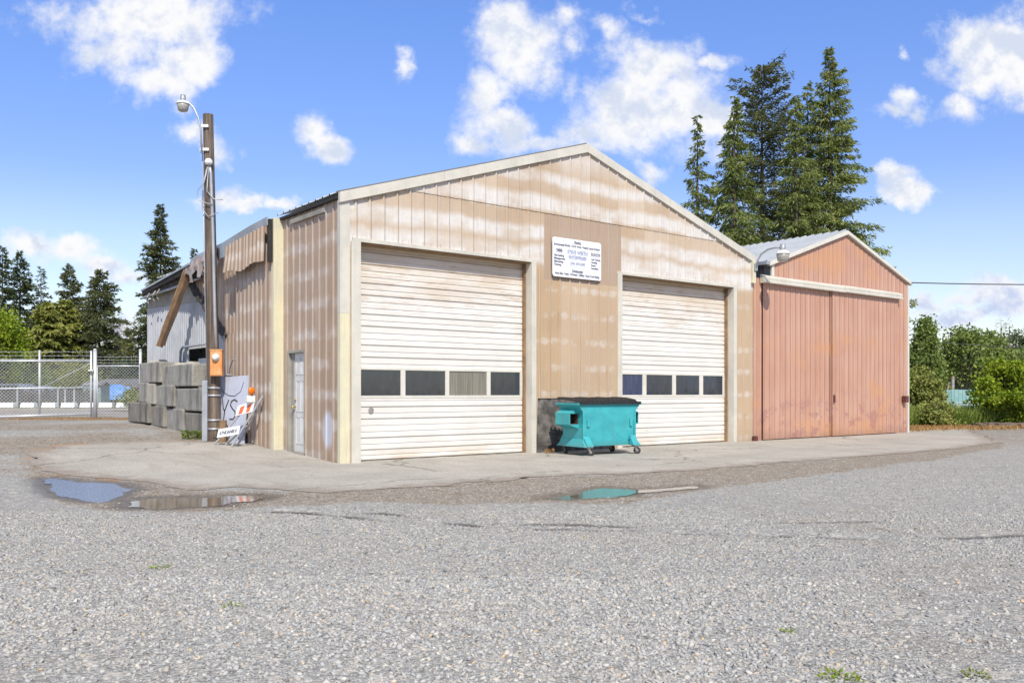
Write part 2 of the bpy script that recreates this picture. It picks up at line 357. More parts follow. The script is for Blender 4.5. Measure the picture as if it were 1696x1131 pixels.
def doorfn(t, p):
    x, y, z = t.xyz(t.oc)
    n = t.noise(t.scale(t.oc, .7, 1, 1.7), 1.5, 5, .62); fine = t.noise(t.scale(t.oc, 1.2, 1, 9), 2.2, 5, .65)
    col = t.mix(t.ss(n, .3, .7), (.72, .70, .665), (.66, .635, .59))
    hz = t.math('ADD', z, t.math('MULTIPLY', t.math('SUBTRACT', n, .5), 1.4))
    st = t.math('MULTIPLY', t.ss(hz, 3.0, 4.4), .7); col = t.mix(st, col, (.56, .42, .27))
    col = t.mix(t.math('MULTIPLY', t.math('MULTIPLY', t.ss(fine, .5, .72), .55), t.ss(z, 2.2, 3.8)), col, (.42, .26, .14))
    low = t.math('MULTIPLY', t.ss(t.math('ADD', z, t.math('MULTIPLY', n, .5)), .62, .28), .55); col = t.mix(t.math('MULTIPLY', low, t.ss(n, .4, .6)), col, (.60, .45, .30))
    col = t.mix(t.math('MULTIPLY', t.ss(fine, .45, .7), .12), col, (.50, .42, .35))
    sm = t.ss(t.noise(t.scale(t.oc, 1, 1, 2.2), 2.1, 7, .7), .64, .70); col = t.mix(t.math('MULTIPLY', sm, .25), col, (.45, .32, .2))
    S(t, p, col, .45, 0, t.bump(t.noise(t.oc, 2.5, 2), .25, .03))
M['door'] = mat('overhead_door_paint', doorfn)
M['pane'] = mat('dark_dusty_glass', lambda t, p: (t.put(p.inputs['IOR'], 1.75), t.put(p.inputs['Specular Tint'], (.72, .85, 1, 1)), S(t, p, t.mix(t.ss(t.noise(t.scale(t.oc, 3, 1, 1), 3, 4), .3, .75), (.006, .010, .020), (.018, .024, .036)), t.math('MULTIPLY_ADD', t.noise(t.scale(t.oc, 9, 1, 2), 2, 4), .05, .01), 0, t.bump(t.noise(t.scale(t.oc, 1.5, 1, 1), 1.6, 2), .10, .03), .8)))
M['pane_blue'] = mat('blue_backed_glass', lambda t, p: S(t, p, t.mix(t.ss(t.noise(t.scale(t.oc, 30, 1, 2), 1, 4), .4, .75), (.025, .035, .09), (.06, .075, .14)), .15, spec=.7))
M['pane_tan'] = mat('papered_glass', lambda t, p: S(t, p, t.mix(t.ss(t.noise(t.scale(t.oc, 26, 1, 1.2), 1, 5), .3, .75), (.15, .14, .11), (.25, .235, .19)), .4))
def mandoor(t, p):
    S(t, p, t.mix(t.ss(t.noise(t.oc, 5, 6), .4, .7), (.62, .62, .62), (.53, .53, .53)), .45)
M['white_door'] = mat('white_panel_door', mandoor)
M['galv'] = weath('galvanised_steel', (.42, .44, .47), (.33, .35, .385), 3, .42, .35, .2, (.25, .22, .2), .1)
M['galv_bright'] = weath('galvanised_pipe', (.62, .65, .68), (.52, .55, .58), 3, .42, .25, .1, (.3, .28, .26), .05)
M['roof_metal'] = weath('galvalume_roof', (.46, .48, .50), (.38, .40, .43), .8, .42, .3, .15, (.3, .28, .26), .1)
M['grey_corr'] = weath('grey_corrugated_wall', (.44, .455, .48), (.36, .375, .40), 1.5, .55, .1, .45, (.16, .15, .15), .15)
M['grey_board'] = weath('weathered_board', (.34, .32, .28), (.25, .235, .21), 2.5, .8, 0, .5, (.12, .1, .08), .3)
M['char'] = weath('charred_wood', (.035, .03, .028), (.08, .07, .06), 6, .85, 0, .4, (.02, .02, .02), .6)
M['wood'] = weath('splintered_wood', (.30, .19, .10), (.20, .12, .065), 5, .8, 0, .6, (.08, .05, .03), .5)
M['dark_wood'] = weath('dark_wood', (.13, .08, .05), (.08, .055, .04), 5, .8, 0, .5, (.04, .03, .02), .5)
M['rusty'] = weath('rusted_sheet', (.42, .44, .48), (.36, .2, .12), 4, .6, .2, .5, (.35, .10, .04), .3, rust=.9)
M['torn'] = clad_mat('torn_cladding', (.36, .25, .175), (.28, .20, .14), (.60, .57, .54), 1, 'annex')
M['black'] = weath('black_void', (.02, .02, .02), (.03, .028, .025), 3, .9)
M['blackplastic'] = weath('black_plastic', (.012, .012, .014), (.02, .02, .022), 6, .55, 0, .1, (.06, .055, .05), .2)
M['tarpaper'] = weath('weathered_tar_board', (.06, .055, .052), (.20, .18, .165), 4, .85, 0, .9, (.03, .028, .026), .8, fine=14, vert=0)
def polefn(t, p):
    g = t.noise(t.scale(t.oc, 22, 22, .8), 1, 7, .65); b = t.noise(t.oc, 1.7, 4)
    col = t.ramp(g, [(.3, (.035, .026, .02)), (.5, (.13, .095, .072)), (.72, (.26, .21, .17))]); col = t.mix(t.ss(b, .4, .7), col, t.mix(.5, col, (.06, .045, .04)))
    S(t, p, col, .85, 0, t.bump(g, .9, .02))
M['pole'] = mat('weathered_pole_wood', polefn)
def concfn(base1, base2, dark, moss=.5):
    def fn(t, p):
        n = t.noise(t.oc, 3, 8, .65); col = t.mix(t.ss(n, .3, .7), base1, base2)
        st = t.noise(t.vm('ADD', t.scale(t.oc, 7, 7, .9), (3, 5, 0)), 1, 6, .6); col = t.mix(t.math('MULTIPLY', t.ss(st, .45, .75), moss), col, dark)
        sp = t.ss(t.noise(t.oc, 45, 5, .7), .6, .68); bg_ = t.ss(t.noise(t.oc, 2.2, 7, .75), .52, .62); col = t.mix(t.math('MULTIPLY', bg_, .45), col, dark); col = t.mix(t.math('MULTIPLY', sp, .5), col, (.08, .075, .07))
        S(t, p, col, .9, 0, t.bump(t.math('ADD', t.noise(t.oc, 30, 6, .7), n), .6, .02))
    return fn
M['block'] = mat('stained_concrete', concfn((.36, .345, .31), (.26, .25, .225), (.085, .08, .07), .85))
M['block_pale'] = mat('pale_stained_concrete', concfn((.46, .43, .37), (.36, .34, .29), (.13, .12, .10), .6))
M['block_dark'] = mat('dark_stained_concrete', concfn((.28, .26, .225), (.19, .175, .15), (.05, .046, .04), .9))
def tealfn(t, p):
    n = t.noise(t.oc, 3, 6, .6); col = t.mix(t.ss(n, .3, .7), (.05, .40, .43), (.035, .33, .37))
    z = t.xyz(t.oc)[2]
    lip = t.ss(t.math('ADD', z, t.math('MULTIPLY', t.math('SUBTRACT', t.noise(t.scale(t.oc, 1, 1, .1), 5, 3), .5), .09)), 1.0, 1.02)  # wavy shade under the lid, painted darker into the teal
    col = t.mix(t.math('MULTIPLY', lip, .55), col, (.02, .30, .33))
    col = t.mix(t.ss(t.noise(t.oc, 9, 8, .7), .66, .7), col, (.03, .24, .26))
    col = t.mix(t.math('MULTIPLY', t.ss(t.noise(t.oc, 13, 8, .7), .69, .72), .8), col, (.2, .09, .05))
    sc_ = t.noise(t.scale(t.oc, 1.2, 1.2, 9), 2.2, 7, .75); col = t.mix(t.math('MULTIPLY', t.ss(sc_, .60, .68), .5), col, (.16, .42, .43)); rs_ = t.noise(t.oc, 7, 9, .75); col = t.mix(t.math('MULTIPLY', t.ss(rs_, .64, .70), .75), col, (.17, .08, .05))
    gr = t.noise(t.scale(t.oc, 9, 9, 1.1), 1, 6, .65); col = t.mix(t.math('MULTIPLY', t.ss(gr, .5, .75), .35), col, (.10, .22, .22))
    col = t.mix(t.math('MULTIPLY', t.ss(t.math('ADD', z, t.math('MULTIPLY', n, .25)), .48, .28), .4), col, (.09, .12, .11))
    S(t, p, col, .5, 0, t.bump(t.noise(t.oc, 3, 3), .5, .05))
M['teal'] = mat('teal_dumpster_paint', tealfn)
M['pocket_dark'] = weath('pocket_shade_tone', (.11, .055, .035), (.07, .04, .03), 8, .8)  # dark tone standing for the shade inside the fork pockets
M['rubber'] = weath('wheel_rubber', (.03, .03, .03), (.05, .048, .045), 10, .7)
M['steel'] = weath('worn_steel', (.45, .43, .41), (.3, .28, .26), 10, .4, .6)
M['meter_orange'] = weath('faded_orange_box', (.62, .25, .07), (.66, .36, .16), 6, .55, 0, .6, (.45, .16, .05), .2, rust=.6)
M['meter_glass'] = weath('meter_face', (.7, .7, .68), (.6, .6, .6), 6, .3)
M['white_paint'] = weath('white_paint', (.78, .78, .77), (.7, .7, .69), 4, .5, 0, .15)
M['sign_white'] = weath('sign_white', (.80, .81, .84), (.74, .75, .79), 2, .4, 0, .06, fine=20, bump=.02)
M['ink'] = weath('faded_black_lettering', (.05, .055, .09), (.09, .095, .14), 20, .6)
M['ink_pale'] = weath('faded_blue_lettering', (.24, .28, .42), (.32, .36, .48), 20, .6)
M['spray'] = weath('black_spray_paint', (.03, .03, .035), (.06, .06, .07), 9, .6)
M['poster'] = weath('lavender_white_board', (.50, .53, .63), (.44, .47, .57), 2, .5, 0, .3, (.25, .25, .28), .1)
M['orange'] = weath('reflective_orange', (.80, .16, .05), (.7, .13, .04), 8, .4)
M['amber'] = mat('amber_lens', lambda t, p: (S(t, p, (.85, .22, .01), .2), t.put(p.inputs['Transmission Weight'], .25)))
M['lens'] = mat('frosted_lens', lambda t, p: S(t, p, t.mix(t.ss(t.noise(t.oc, 30, 3), .4, .7), (.40, .39, .36), (.30, .29, .26)), .25))
M['lamp_grey'] = weath('lamp_housing', (.38, .39, .42), (.30, .31, .34), 6, .45, .3)
M['brass'] = mat('brass', lambda t, p: S(t, p, (.62, .45, .2), .3, .9))
M['wire'] = mat('dark_cable', lambda t, p: S(t, p, (.05, .05, .06), .6))
M['maroon'] = weath('maroon_metal', (.13, .035, .025), (.09, .03, .025), 8, .6)

# ---------------------------------------------------------------- ground
random.seed(7); np.random.seed(7)
def sdf(poly, X, Y):
    P = np.array(poly, float); n = len(P); d = np.full(X.shape, 1e9); ins = np.zeros(X.shape, bool)
    for i in range(n):
        a, b = P[i], P[(i + 1) % n]; e = b - a; wx, wy = X - a[0], Y - a[1]
        tt = np.clip((wx * e[0] + wy * e[1]) / max(e @ e, 1e-9), 0, 1); d = np.minimum(d, (wx - e[0] * tt) ** 2 + (wy - e[1] * tt) ** 2)
        c = ((a[1] > Y) != (b[1] > Y)) & (X < e[0] * (Y - a[1]) / (e[1] if abs(e[1]) > 1e-9 else 1e-9) + a[0]); ins ^= c
    return np.where(ins, -np.sqrt(d), np.sqrt(d))
def gp(pts): return [G(*p)[:2] for p in pts]
apron_px_front = [(42,752),(50,766),(75,778),(95,786),(150,788),(215,795),(262,800),(280,806),(330,812),(400,806),(470,812),(540,815),(640,810),(740,803),(790,797),(850,795),(915,788),(960,786),(1050,785),(1130,780),(1220,773),(1350,762),(1480,752),(1580,743),(1655,733)]
AP = gp(apron_px_front) + [L2W(26.5, .55)[:2], L2W(21.2, .55)[:2], L2W(21.2, 2.5)[:2], L2W(12, 2.5)[:2], L2W(.3, 1.2)[:2], L2W(.3, 5.1)[:2]] + gp([(380,731),(345,731),(250,731),(170,733),(100,738)])
puddle_px = [[(70,793),(86,791),(104,794),(128,797),(165,797),(192,801),(214,807),(222,812),(204,814),(196,820),(178,829),(160,830),(144,828),(128,824),(104,821),(88,813),(78,806)],
             [(208,838),(226,829),(246,824),(300,822),(345,823),(380,820),(425,819),(446,822),(420,828),(380,830),(372,836),(330,838),(280,841),(240,841)],
             [(908,825),(935,820),(962,816),(972,811),(1000,807),(1030,809),(1052,811),(1100,808),(1150,804),(1150,807),(1110,810),(1062,814),(1042,819),(990,822),(940,826)]]
PUD = [gp(p) for p in puddle_px]
WET = gp([(30,742),(46,768),(56,795),(72,822),(120,838),(200,848),(300,850),(380,846),(450,838),(520,838),(600,830),(740,836),(860,832),(1000,834),(1100,822),(1240,800),(1400,778),(1560,758),(1660,742),(1655,733),(1480,752),(1220,773),(1050,785),(915,788),(740,803),(540,815),(330,812),(262,800),(150,788),(75,778),(42,752)])
RUTS = [gp(p) for p in ([(440,846),(500,848),(600,857),(665,863)], [(600,848),(660,851),(712,855)], [(745,866),(800,870),(900,875),(1050,877)], [(820,864),(1040,870)], [(1120,882),(1250,886),(1440,890)], [(1560,890),(1696,884)], [(1300,864),(1440,862)])]
RUST = gp([(95,738),(130,735),(185,739),(160,744),(120,742)])
def fbm(X, Y, seed=0, octs=4, sc=1.0):
    rs = np.random.RandomState(seed); out = np.zeros(X.shape); a = 1
    for o in range(octs):
        for k in range(4):
            th = rs.rand() * 6.283; ph = rs.rand() * 6.283; f = sc * 2 ** o * (.7 + .6 * rs.rand())
            out += a * np.sin((X * math.cos(th) + Y * math.sin(th)) * f + ph + 1.7 * np.sin((X * math.sin(th * 1.7) - Y * math.cos(th * 1.3)) * f * .6 + ph * 2))
        a *= .55
    return out / 6
def height(X, Y):
    h = terr_np(X, Y)
    near = np.clip((30 - np.abs(Y - 12)) / 12, 0, 1)
    da = sdf(AP, X, Y)
    h = h + .010 * fbm(X, Y, 3, 3, 2.2) * near * np.clip(da / .3, 0, 1)
    h = h - .045 * (da < -.12)
    for p in PUD:
        d = sdf(p, X, Y); h = h - .03 * np.clip((.22 - d) / .40, 0, 1)
    dr = np.full(X.shape, 9.)
    for r_ in RUTS:
        for a, b in zip(r_[:-1], r_[1:]):
            e = np.subtract(b, a); tt = np.clip(((X - a[0]) * e[0] + (Y - a[1]) * e[1]) / (e @ e), 0, 1)
            dr = np.minimum(dr, np.hypot(X - a[0] - e[0] * tt, Y - a[1] - e[1] * tt))
    rr = dr / .12
    h = h - .028 * np.exp(-rr ** 2) + .012 * np.exp(-(rr - 1.8) ** 2) * (dr < .4)
    return h, dr, da
def axis_lines(a, b, st, lo, hi):
    c = list(np.arange(a, b, st)); g = st; v = b
    while v < hi: c.append(v); g *= 1.25; v += g
    g = st; v = a - st; left = []
    while v > lo: left.append(v); g *= 1.25; v -= g
    return np.array([lo] + left[::-1] + c + [hi])
gx = axis_lines(-12.5, 17, .085, -600, 600); gyl = axis_lines(3.2, 23.5, .075, -60, 1200)
XX, YY = np.meshgrid(gx, gyl); HH, DR, DA = height(XX.ravel(), YY.ravel()); xf, yf = XX.ravel(), YY.ravel()
nx, ny = len(gx), len(gyl)
idx = np.arange(nx * ny).reshape(ny, nx)
fc = np.stack([idx[:-1, :-1], idx[:-1, 1:], idx[1:, 1:], idx[1:, :-1]], -1).reshape(-1)
LX = (xf - P0[0]) * ex + (yf - P0[1]) * ey; LY = -(xf - P0[0]) * ey + (yf - P0[1]) * ex
dw = sdf(WET, xf, yf); nz = fbm(xf, yf, 11, 4, 1.3)
dirt = np.clip(.5 - dw / .5 + nz * .5, 0, 1) * (np.abs(dw) < 4)
leftd = np.clip((LY - .3) / 1.2, 0, 1) * np.clip((4 - LX) / 3, 0, 1) * np.clip(.55 + nz * .6, 0, 1)     # packed dirt beside the annex
leftd = np.maximum(leftd, np.clip((-xf - 4.2) / 2.5, 0, 1) * np.clip((yf - 6) / 3, 0, 1) * np.clip(.35 + nz * .8, 0, .85))
dirt = np.maximum(dirt, leftd); dirt = np.maximum(dirt, np.clip(-fbm(xf, yf, 31, 3, .8) * .9, 0, .33))
dirt = np.maximum(dirt, .5 * np.clip((xf - 9) / 5, 0, 1) * np.clip((yf - 13) / 4, 0, 1))
wet = np.zeros(xf.shape)
for p in PUD: wet = np.maximum(wet, np.clip(1.0 - sdf(p, xf, yf) / .5, 0, 1))
wet = np.maximum(wet, 1.1 * np.exp(-(DR / .11) ** 2) * np.clip(.7 + .6 * fbm(xf, yf, 5, 2, 5), 0, 1))
rust = np.clip(1 - sdf(RUST, xf, yf) / .25, 0, 1)
dg = np.hypot(LX + .9, (LY - 15.3) * 1.4); rust = np.maximum(rust, np.clip(1.1 - np.abs(LY - 15.6) / 1.2, 0, 1) * np.clip(.35 + .7 * fbm(xf, yf, 21, 3, 1.5), 0, 1) * (LX < 2))
rust = np.maximum(rust, np.clip(1.15 - np.abs(DA) / .6, 0, 1) * (xf < -6) * np.clip(.5 + .9 * fbm(xf, yf, 8, 3, 1.5), 0, 1))
# verge of dry grass in front of the trees on the right, and the road verge far behind the gate
rust = np.maximum(rust, np.clip(1 - np.abs(yf - 31.5 - .35 * (xf - 14)) / 1.6, 0, 1) * np.clip((xf - 12) / 2, 0, 1) * np.clip(.8 + .4 * nz, 0, 1))
grass = np.clip((yf - 32.5 - .35 * (xf - 14)) / .8, 0, 1) * (xf > 10)
grass = np.maximum(grass, np.clip((yf - 44) / 2, 0, 1) * np.clip((-2 - xf) / 3, 0, 1) * .8)
rust = np.maximum(rust, np.clip(1 - np.abs(yf - 37.5) / 2.0, 0, 1) * (xf < -6))
def groundfn(t, p):
    A = lambda n: t.new('ShaderNodeAttribute', attribute_name=n).outputs['Fac']
    vec = t.new('ShaderNodeNewGeometry').outputs['Position']
    def vor(sc, feat='F1'):
        n = t.new('ShaderNodeTexVoronoi', feature=feat); t.put(n.inputs['Vector'], vec); n.inputs['Scale'].default_value = sc; return n
    v1 = vor(38); v2 = vor(75); v3 = vor(16)
    c1 = t.xyz(v1.outputs['Color'])[0]; c2 = t.xyz(v2.outputs['Color'])[0]; c3 = t.xyz(v3.outputs['Color'])[1]
    stops = [(0, (.17, .17, .17)), (.2, (.25, .25, .25)), (.45, (.33, .328, .32)), (.7, (.385, .38, .365)), (.86, (.41, .385, .345)), (.95, (.47, .455, .43)), (1, (.52, .51, .49))]
    s1 = t.ramp(c1, stops); s2 = t.ramp(c2, stops)
    sel = t.ss(t.noise(vec, 20, 3), .42, .55)
    col = t.mix(sel, s1, s2)
    edge = t.ss(v1.outputs['Distance'], .45, .75); col = t.mix(t.math('MULTIPLY', edge, .35), col, (.07, .065, .06))
    col = t.mix(t.math('GREATER_THAN', c3, .9), col, t.mix(.5, col, (.55, .5, .44)))
    big = t.noise(vec, .35, 5, .6); col = t.mix(t.math('MULTIPLY', t.ss(big, .4, .65), .25), col, (.30, .27, .235))
    br = t.noise(vec, 1.6, 6, .65)
    dm = t.ss(t.math('ADD', A('dirt'), t.math('MULTIPLY', t.math('SUBTRACT', br, .5), .9)), .24, .66)
    dcol = t.mix(t.ss(t.noise(vec, 5, 6, .7), .3, .7), (.165, .125, .088), (.28, .222, .165))
    dcol = t.mix(t.math('GREATER_THAN', c1, .72), dcol, col)
    col = t.mix(t.math('MULTIPLY', dm, .88), col, dcol)
    rm = t.ss(t.math('ADD', A('rust'), t.math('MULTIPLY', t.math('SUBTRACT', t.noise(vec, 3, 6, .7), .5), 1.0)), .4, .75)
    col = t.mix(t.math('MULTIPLY', rm, .7), col, t.mix(t.noise(vec, 9, 4), (.36, .17, .07), (.42, .27, .14)))
    gm = t.ss(t.math('ADD', A('grass'), t.math('MULTIPLY', t.math('SUBTRACT', t.noise(vec, 2, 5), .5), .6)), .3, .6)
    col = t.mix(gm, col, t.mix(t.noise(vec, 6, 4), (.09, .13, .03), (.2, .2, .07)))
    col = t.mix(t.math('MULTIPLY', t.ss(A('rut'), .35, .9), .8), col, (.045, .04, .035))
    wm = t.ss(t.math('ADD', A('wet'), t.math('MULTIPLY', t.math('SUBTRACT', t.noise(vec, 6, 7, .7), .5), 1.1)), .3, .85)
    col = t.mix(t.math('MULTIPLY', wm, .75), col, t.mix(.72, col, (.05, .038, .028)))
    hgt = t.math('ADD', t.math('MULTIPLY', t.math('SUBTRACT', 1, v1.outputs['Distance']), t.math('MULTIPLY_ADD', c1, .6, .5)), t.math('MULTIPLY', t.math('SUBTRACT', 1, v2.outputs['Distance']), .5))
    b = t.bump(hgt, .8, .014)
    S(t, p, col, t.math('MULTIPLY_ADD', wm, -.45, .92), 0, b, .3)
M['ground'] = mat('gravel_ground', groundfn)
gv = np.stack([xf, yf, HH], -1)
ground = big_mesh('gravel_yard', gv, fc, 4, M['ground'], smooth=True); tag(ground, kind='structure')
rut = np.exp(-(DR / .11) ** 2) * np.clip(.75 + .6 * fbm(xf, yf, 5, 2, 5), 0, 1)
for nm, arr in (('rut', rut), ('dirt', dirt), ('wet', wet), ('rust', rust), ('grass', grass)):
    a = ground.data.attributes.new(nm, 'FLOAT', 'POINT'); a.data.foreach_set('value', arr.astype(np.float32))

def ragged(poly, step, amp, seed=0, keep=None):
    out = []; n = len(poly)
    for i in range(n):
        a, b = np.array(poly[i]), np.array(poly[(i + 1) % n]); l = np.linalg.norm(b - a); k = max(1, int(l / step)); nr = np.array([-(b - a)[1], (b - a)[0]]) / max(l, 1e-6)
        for j in range(k):
            q = a + (b - a) * j / k; w = mn.fractal(Vector((q[0] * 1.4, q[1] * 1.4, seed)), 1., 2., 5) * amp
            if keep and keep(q): w = 0
            out.append(tuple(q + nr * w))
    return out
def sheet(name, poly, zf, m, inner=.6):
    P = np.array(poly); n = len(poly); x0, y0 = P.min(0); x1, y1 = P.max(0)
    gxx, gyy = np.meshgrid(np.arange(x0, x1, inner), np.arange(y0, y1, inner)); q = np.stack([gxx.ravel(), gyy.ravel()], -1)
    q = q[sdf(poly, q[:, 0], q[:, 1]) < -.08] if len(q) else q
    vs = [Vector(p) for p in poly] + [Vector(p) for p in q]
    r = delaunay_2d_cdt(vs, [(i, (i + 1) % n) for i in range(n)], [], 2, 1e-5)
    vv = [(v.x, v.y, zf(v.x, v.y)) for v in r[0]]; 
    me = bpy.data.meshes.new(name); me.from_pydata(vv, [], [tuple(f) for f in r[2]]); me.update(); me.materials.append(m)
    o = bpy.data.objects.new(name, me); COL.objects.link(o); return o
def apronfn(t, p):
    vec = t.new('ShaderNodeNewGeometry').outputs['Position']
    n = t.noise(vec, .7, 6, .6); col = t.mix(t.ss(n, .3, .7), (.40, .37, .33), (.32, .30, .265))
    lx = t.vm('DOT_PRODUCT', t.vm('SUBTRACT', vec, (P0[0], P0[1], 0)), (ex, ey, 0)); ly = t.vm('DOT_PRODUCT', t.vm('SUBTRACT', vec, (P0[0], P0[1], 0)), (-ey, ex, 0))
    st = t.noise(t.comb(t.math('MULTIPLY', lx, 1.0), t.math('MULTIPLY', ly, .25), 0), 2.0, 6, .65)
    col = t.mix(t.math('MULTIPLY', t.ss(st, .5, .72), .42), col, (.24, .20, .165))
    at = t.new('ShaderNodeAttribute', attribute_name='edge').outputs['Fac']
    em = t.ss(t.math('ADD', at, t.math('MULTIPLY', t.math('SUBTRACT', t.noise(vec, 2.4, 7, .7), .5), 1.5)), .55, .95)
    col = t.mix(t.math('MULTIPLY', em, .85), col, t.mix(t.noise(vec, 12, 5), (.19, .15, .12), (.33, .28, .235)))
    g1 = t.noise(vec, 55, 4, .7); col = t.mix(.5, col, t.mix(t.ss(g1, .32, .68), (.15, .15, .15), (.85, .85, .85)), 'OVERLAY')
    vo = t.new('ShaderNodeTexVoronoi', feature='DISTANCE_TO_EDGE'); 
    wv = t.vm('ADD', vec, t.vm('SCALE', t.new('ShaderNodeTexNoise').outputs['Color'], 0)); wn = t.new('ShaderNodeTexNoise'); t.put(wn.inputs['Vector'], vec); wn.inputs['Scale'].default_value = 1.2; wn.inputs['Detail'].default_value = 5
    t.put(vo.inputs['Vector'], t.vm('ADD', vec, t.vm('SCALE', wn.outputs['Color'], .9))); vo.inputs['Scale'].default_value = .21
    cr = t.math('MULTIPLY', t.ss(vo.outputs['Distance'], .008, .002), t.ss(t.noise(vec, .8, 2), .42, .5)); col = t.mix(t.math('MULTIPLY', cr, .75), col, (.10, .085, .07))
    spot = t.ss(t.noise(t.scale(vec, 1, 1.6, 1), 1.1, 6, .7), .66, .71); col = t.mix(t.math('MULTIPLY', spot, .4), col, (.14, .115, .095))
    grit = t.ss(t.noise(vec, 90, 2, .5), .66, .7); col = t.mix(t.math('MULTIPLY', grit, .35), col, (.12, .11, .1))
    S(t, p, col, .88, 0, t.bump(t.math('SUBTRACT', g1, cr), .35, .006))
M['apron'] = mat('worn_concrete', apronfn)
apr = ragged(AP, .12, .22, 2, keep=lambda q: W2L(*q)[1] > -.3 and W2L(*q)[0] > 0)
apron = sheet('concrete_apron', apr, lambda x, y: terr(x, y) + .006, M['apron'], .45); tag(apron, kind='structure')
co = np.array([v.co[:] for v in apron.data.vertices]); ea = 1 - np.clip(-sdf(AP, co[:, 0], co[:, 1]) / 1.1, 0, 1)
lyv = -(co[:, 0] - P0[0]) * ey + (co[:, 1] - P0[1]) * ex; lxv = (co[:, 0] - P0[0]) * ex + (co[:, 1] - P0[1]) * ey
ea = np.where((lyv > -.4) & (lxv > -.2), 0, ea)
a = apron.data.attributes.new('edge', 'FLOAT', 'POINT'); a.data.foreach_set('value', ea.astype(np.float32))
def waterfn(t, p):
    vec = t.new('ShaderNodeNewGeometry').outputs['Position']
    S(t, p, (.19, .145, .10), .02, 0, t.bump(t.noise(vec, 14, 4), .05, .01), 1.0); p.inputs['IOR'].default_value = 1.4
M['water'] = mat('puddle_water', waterfn)
def ripplefn(t, p):
    vec = t.new('ShaderNodeNewGeometry').outputs['Position']
    S(t, p, (.10, .10, .11), .18, 0, t.bump(t.noise(vec, 22, 3), 1.0, .012), 1.0); p.inputs['IOR'].default_value = 4.0
M['ripple'] = mat('rippled_puddle_water', ripplefn)
for i, p in enumerate(PUD):
    P = np.array(p); zc = min(terr(*q) for q in p) - .012
    big = [tuple(np.array(q) + (np.array(q) - P.mean(0)) * .0) for q in p]
    o = sheet('puddle', ragged(big, .045, .13, 20 + i), lambda x, y: zc, M['ripple' if i == 0 else 'water'], .5); tag(o, kind='structure')

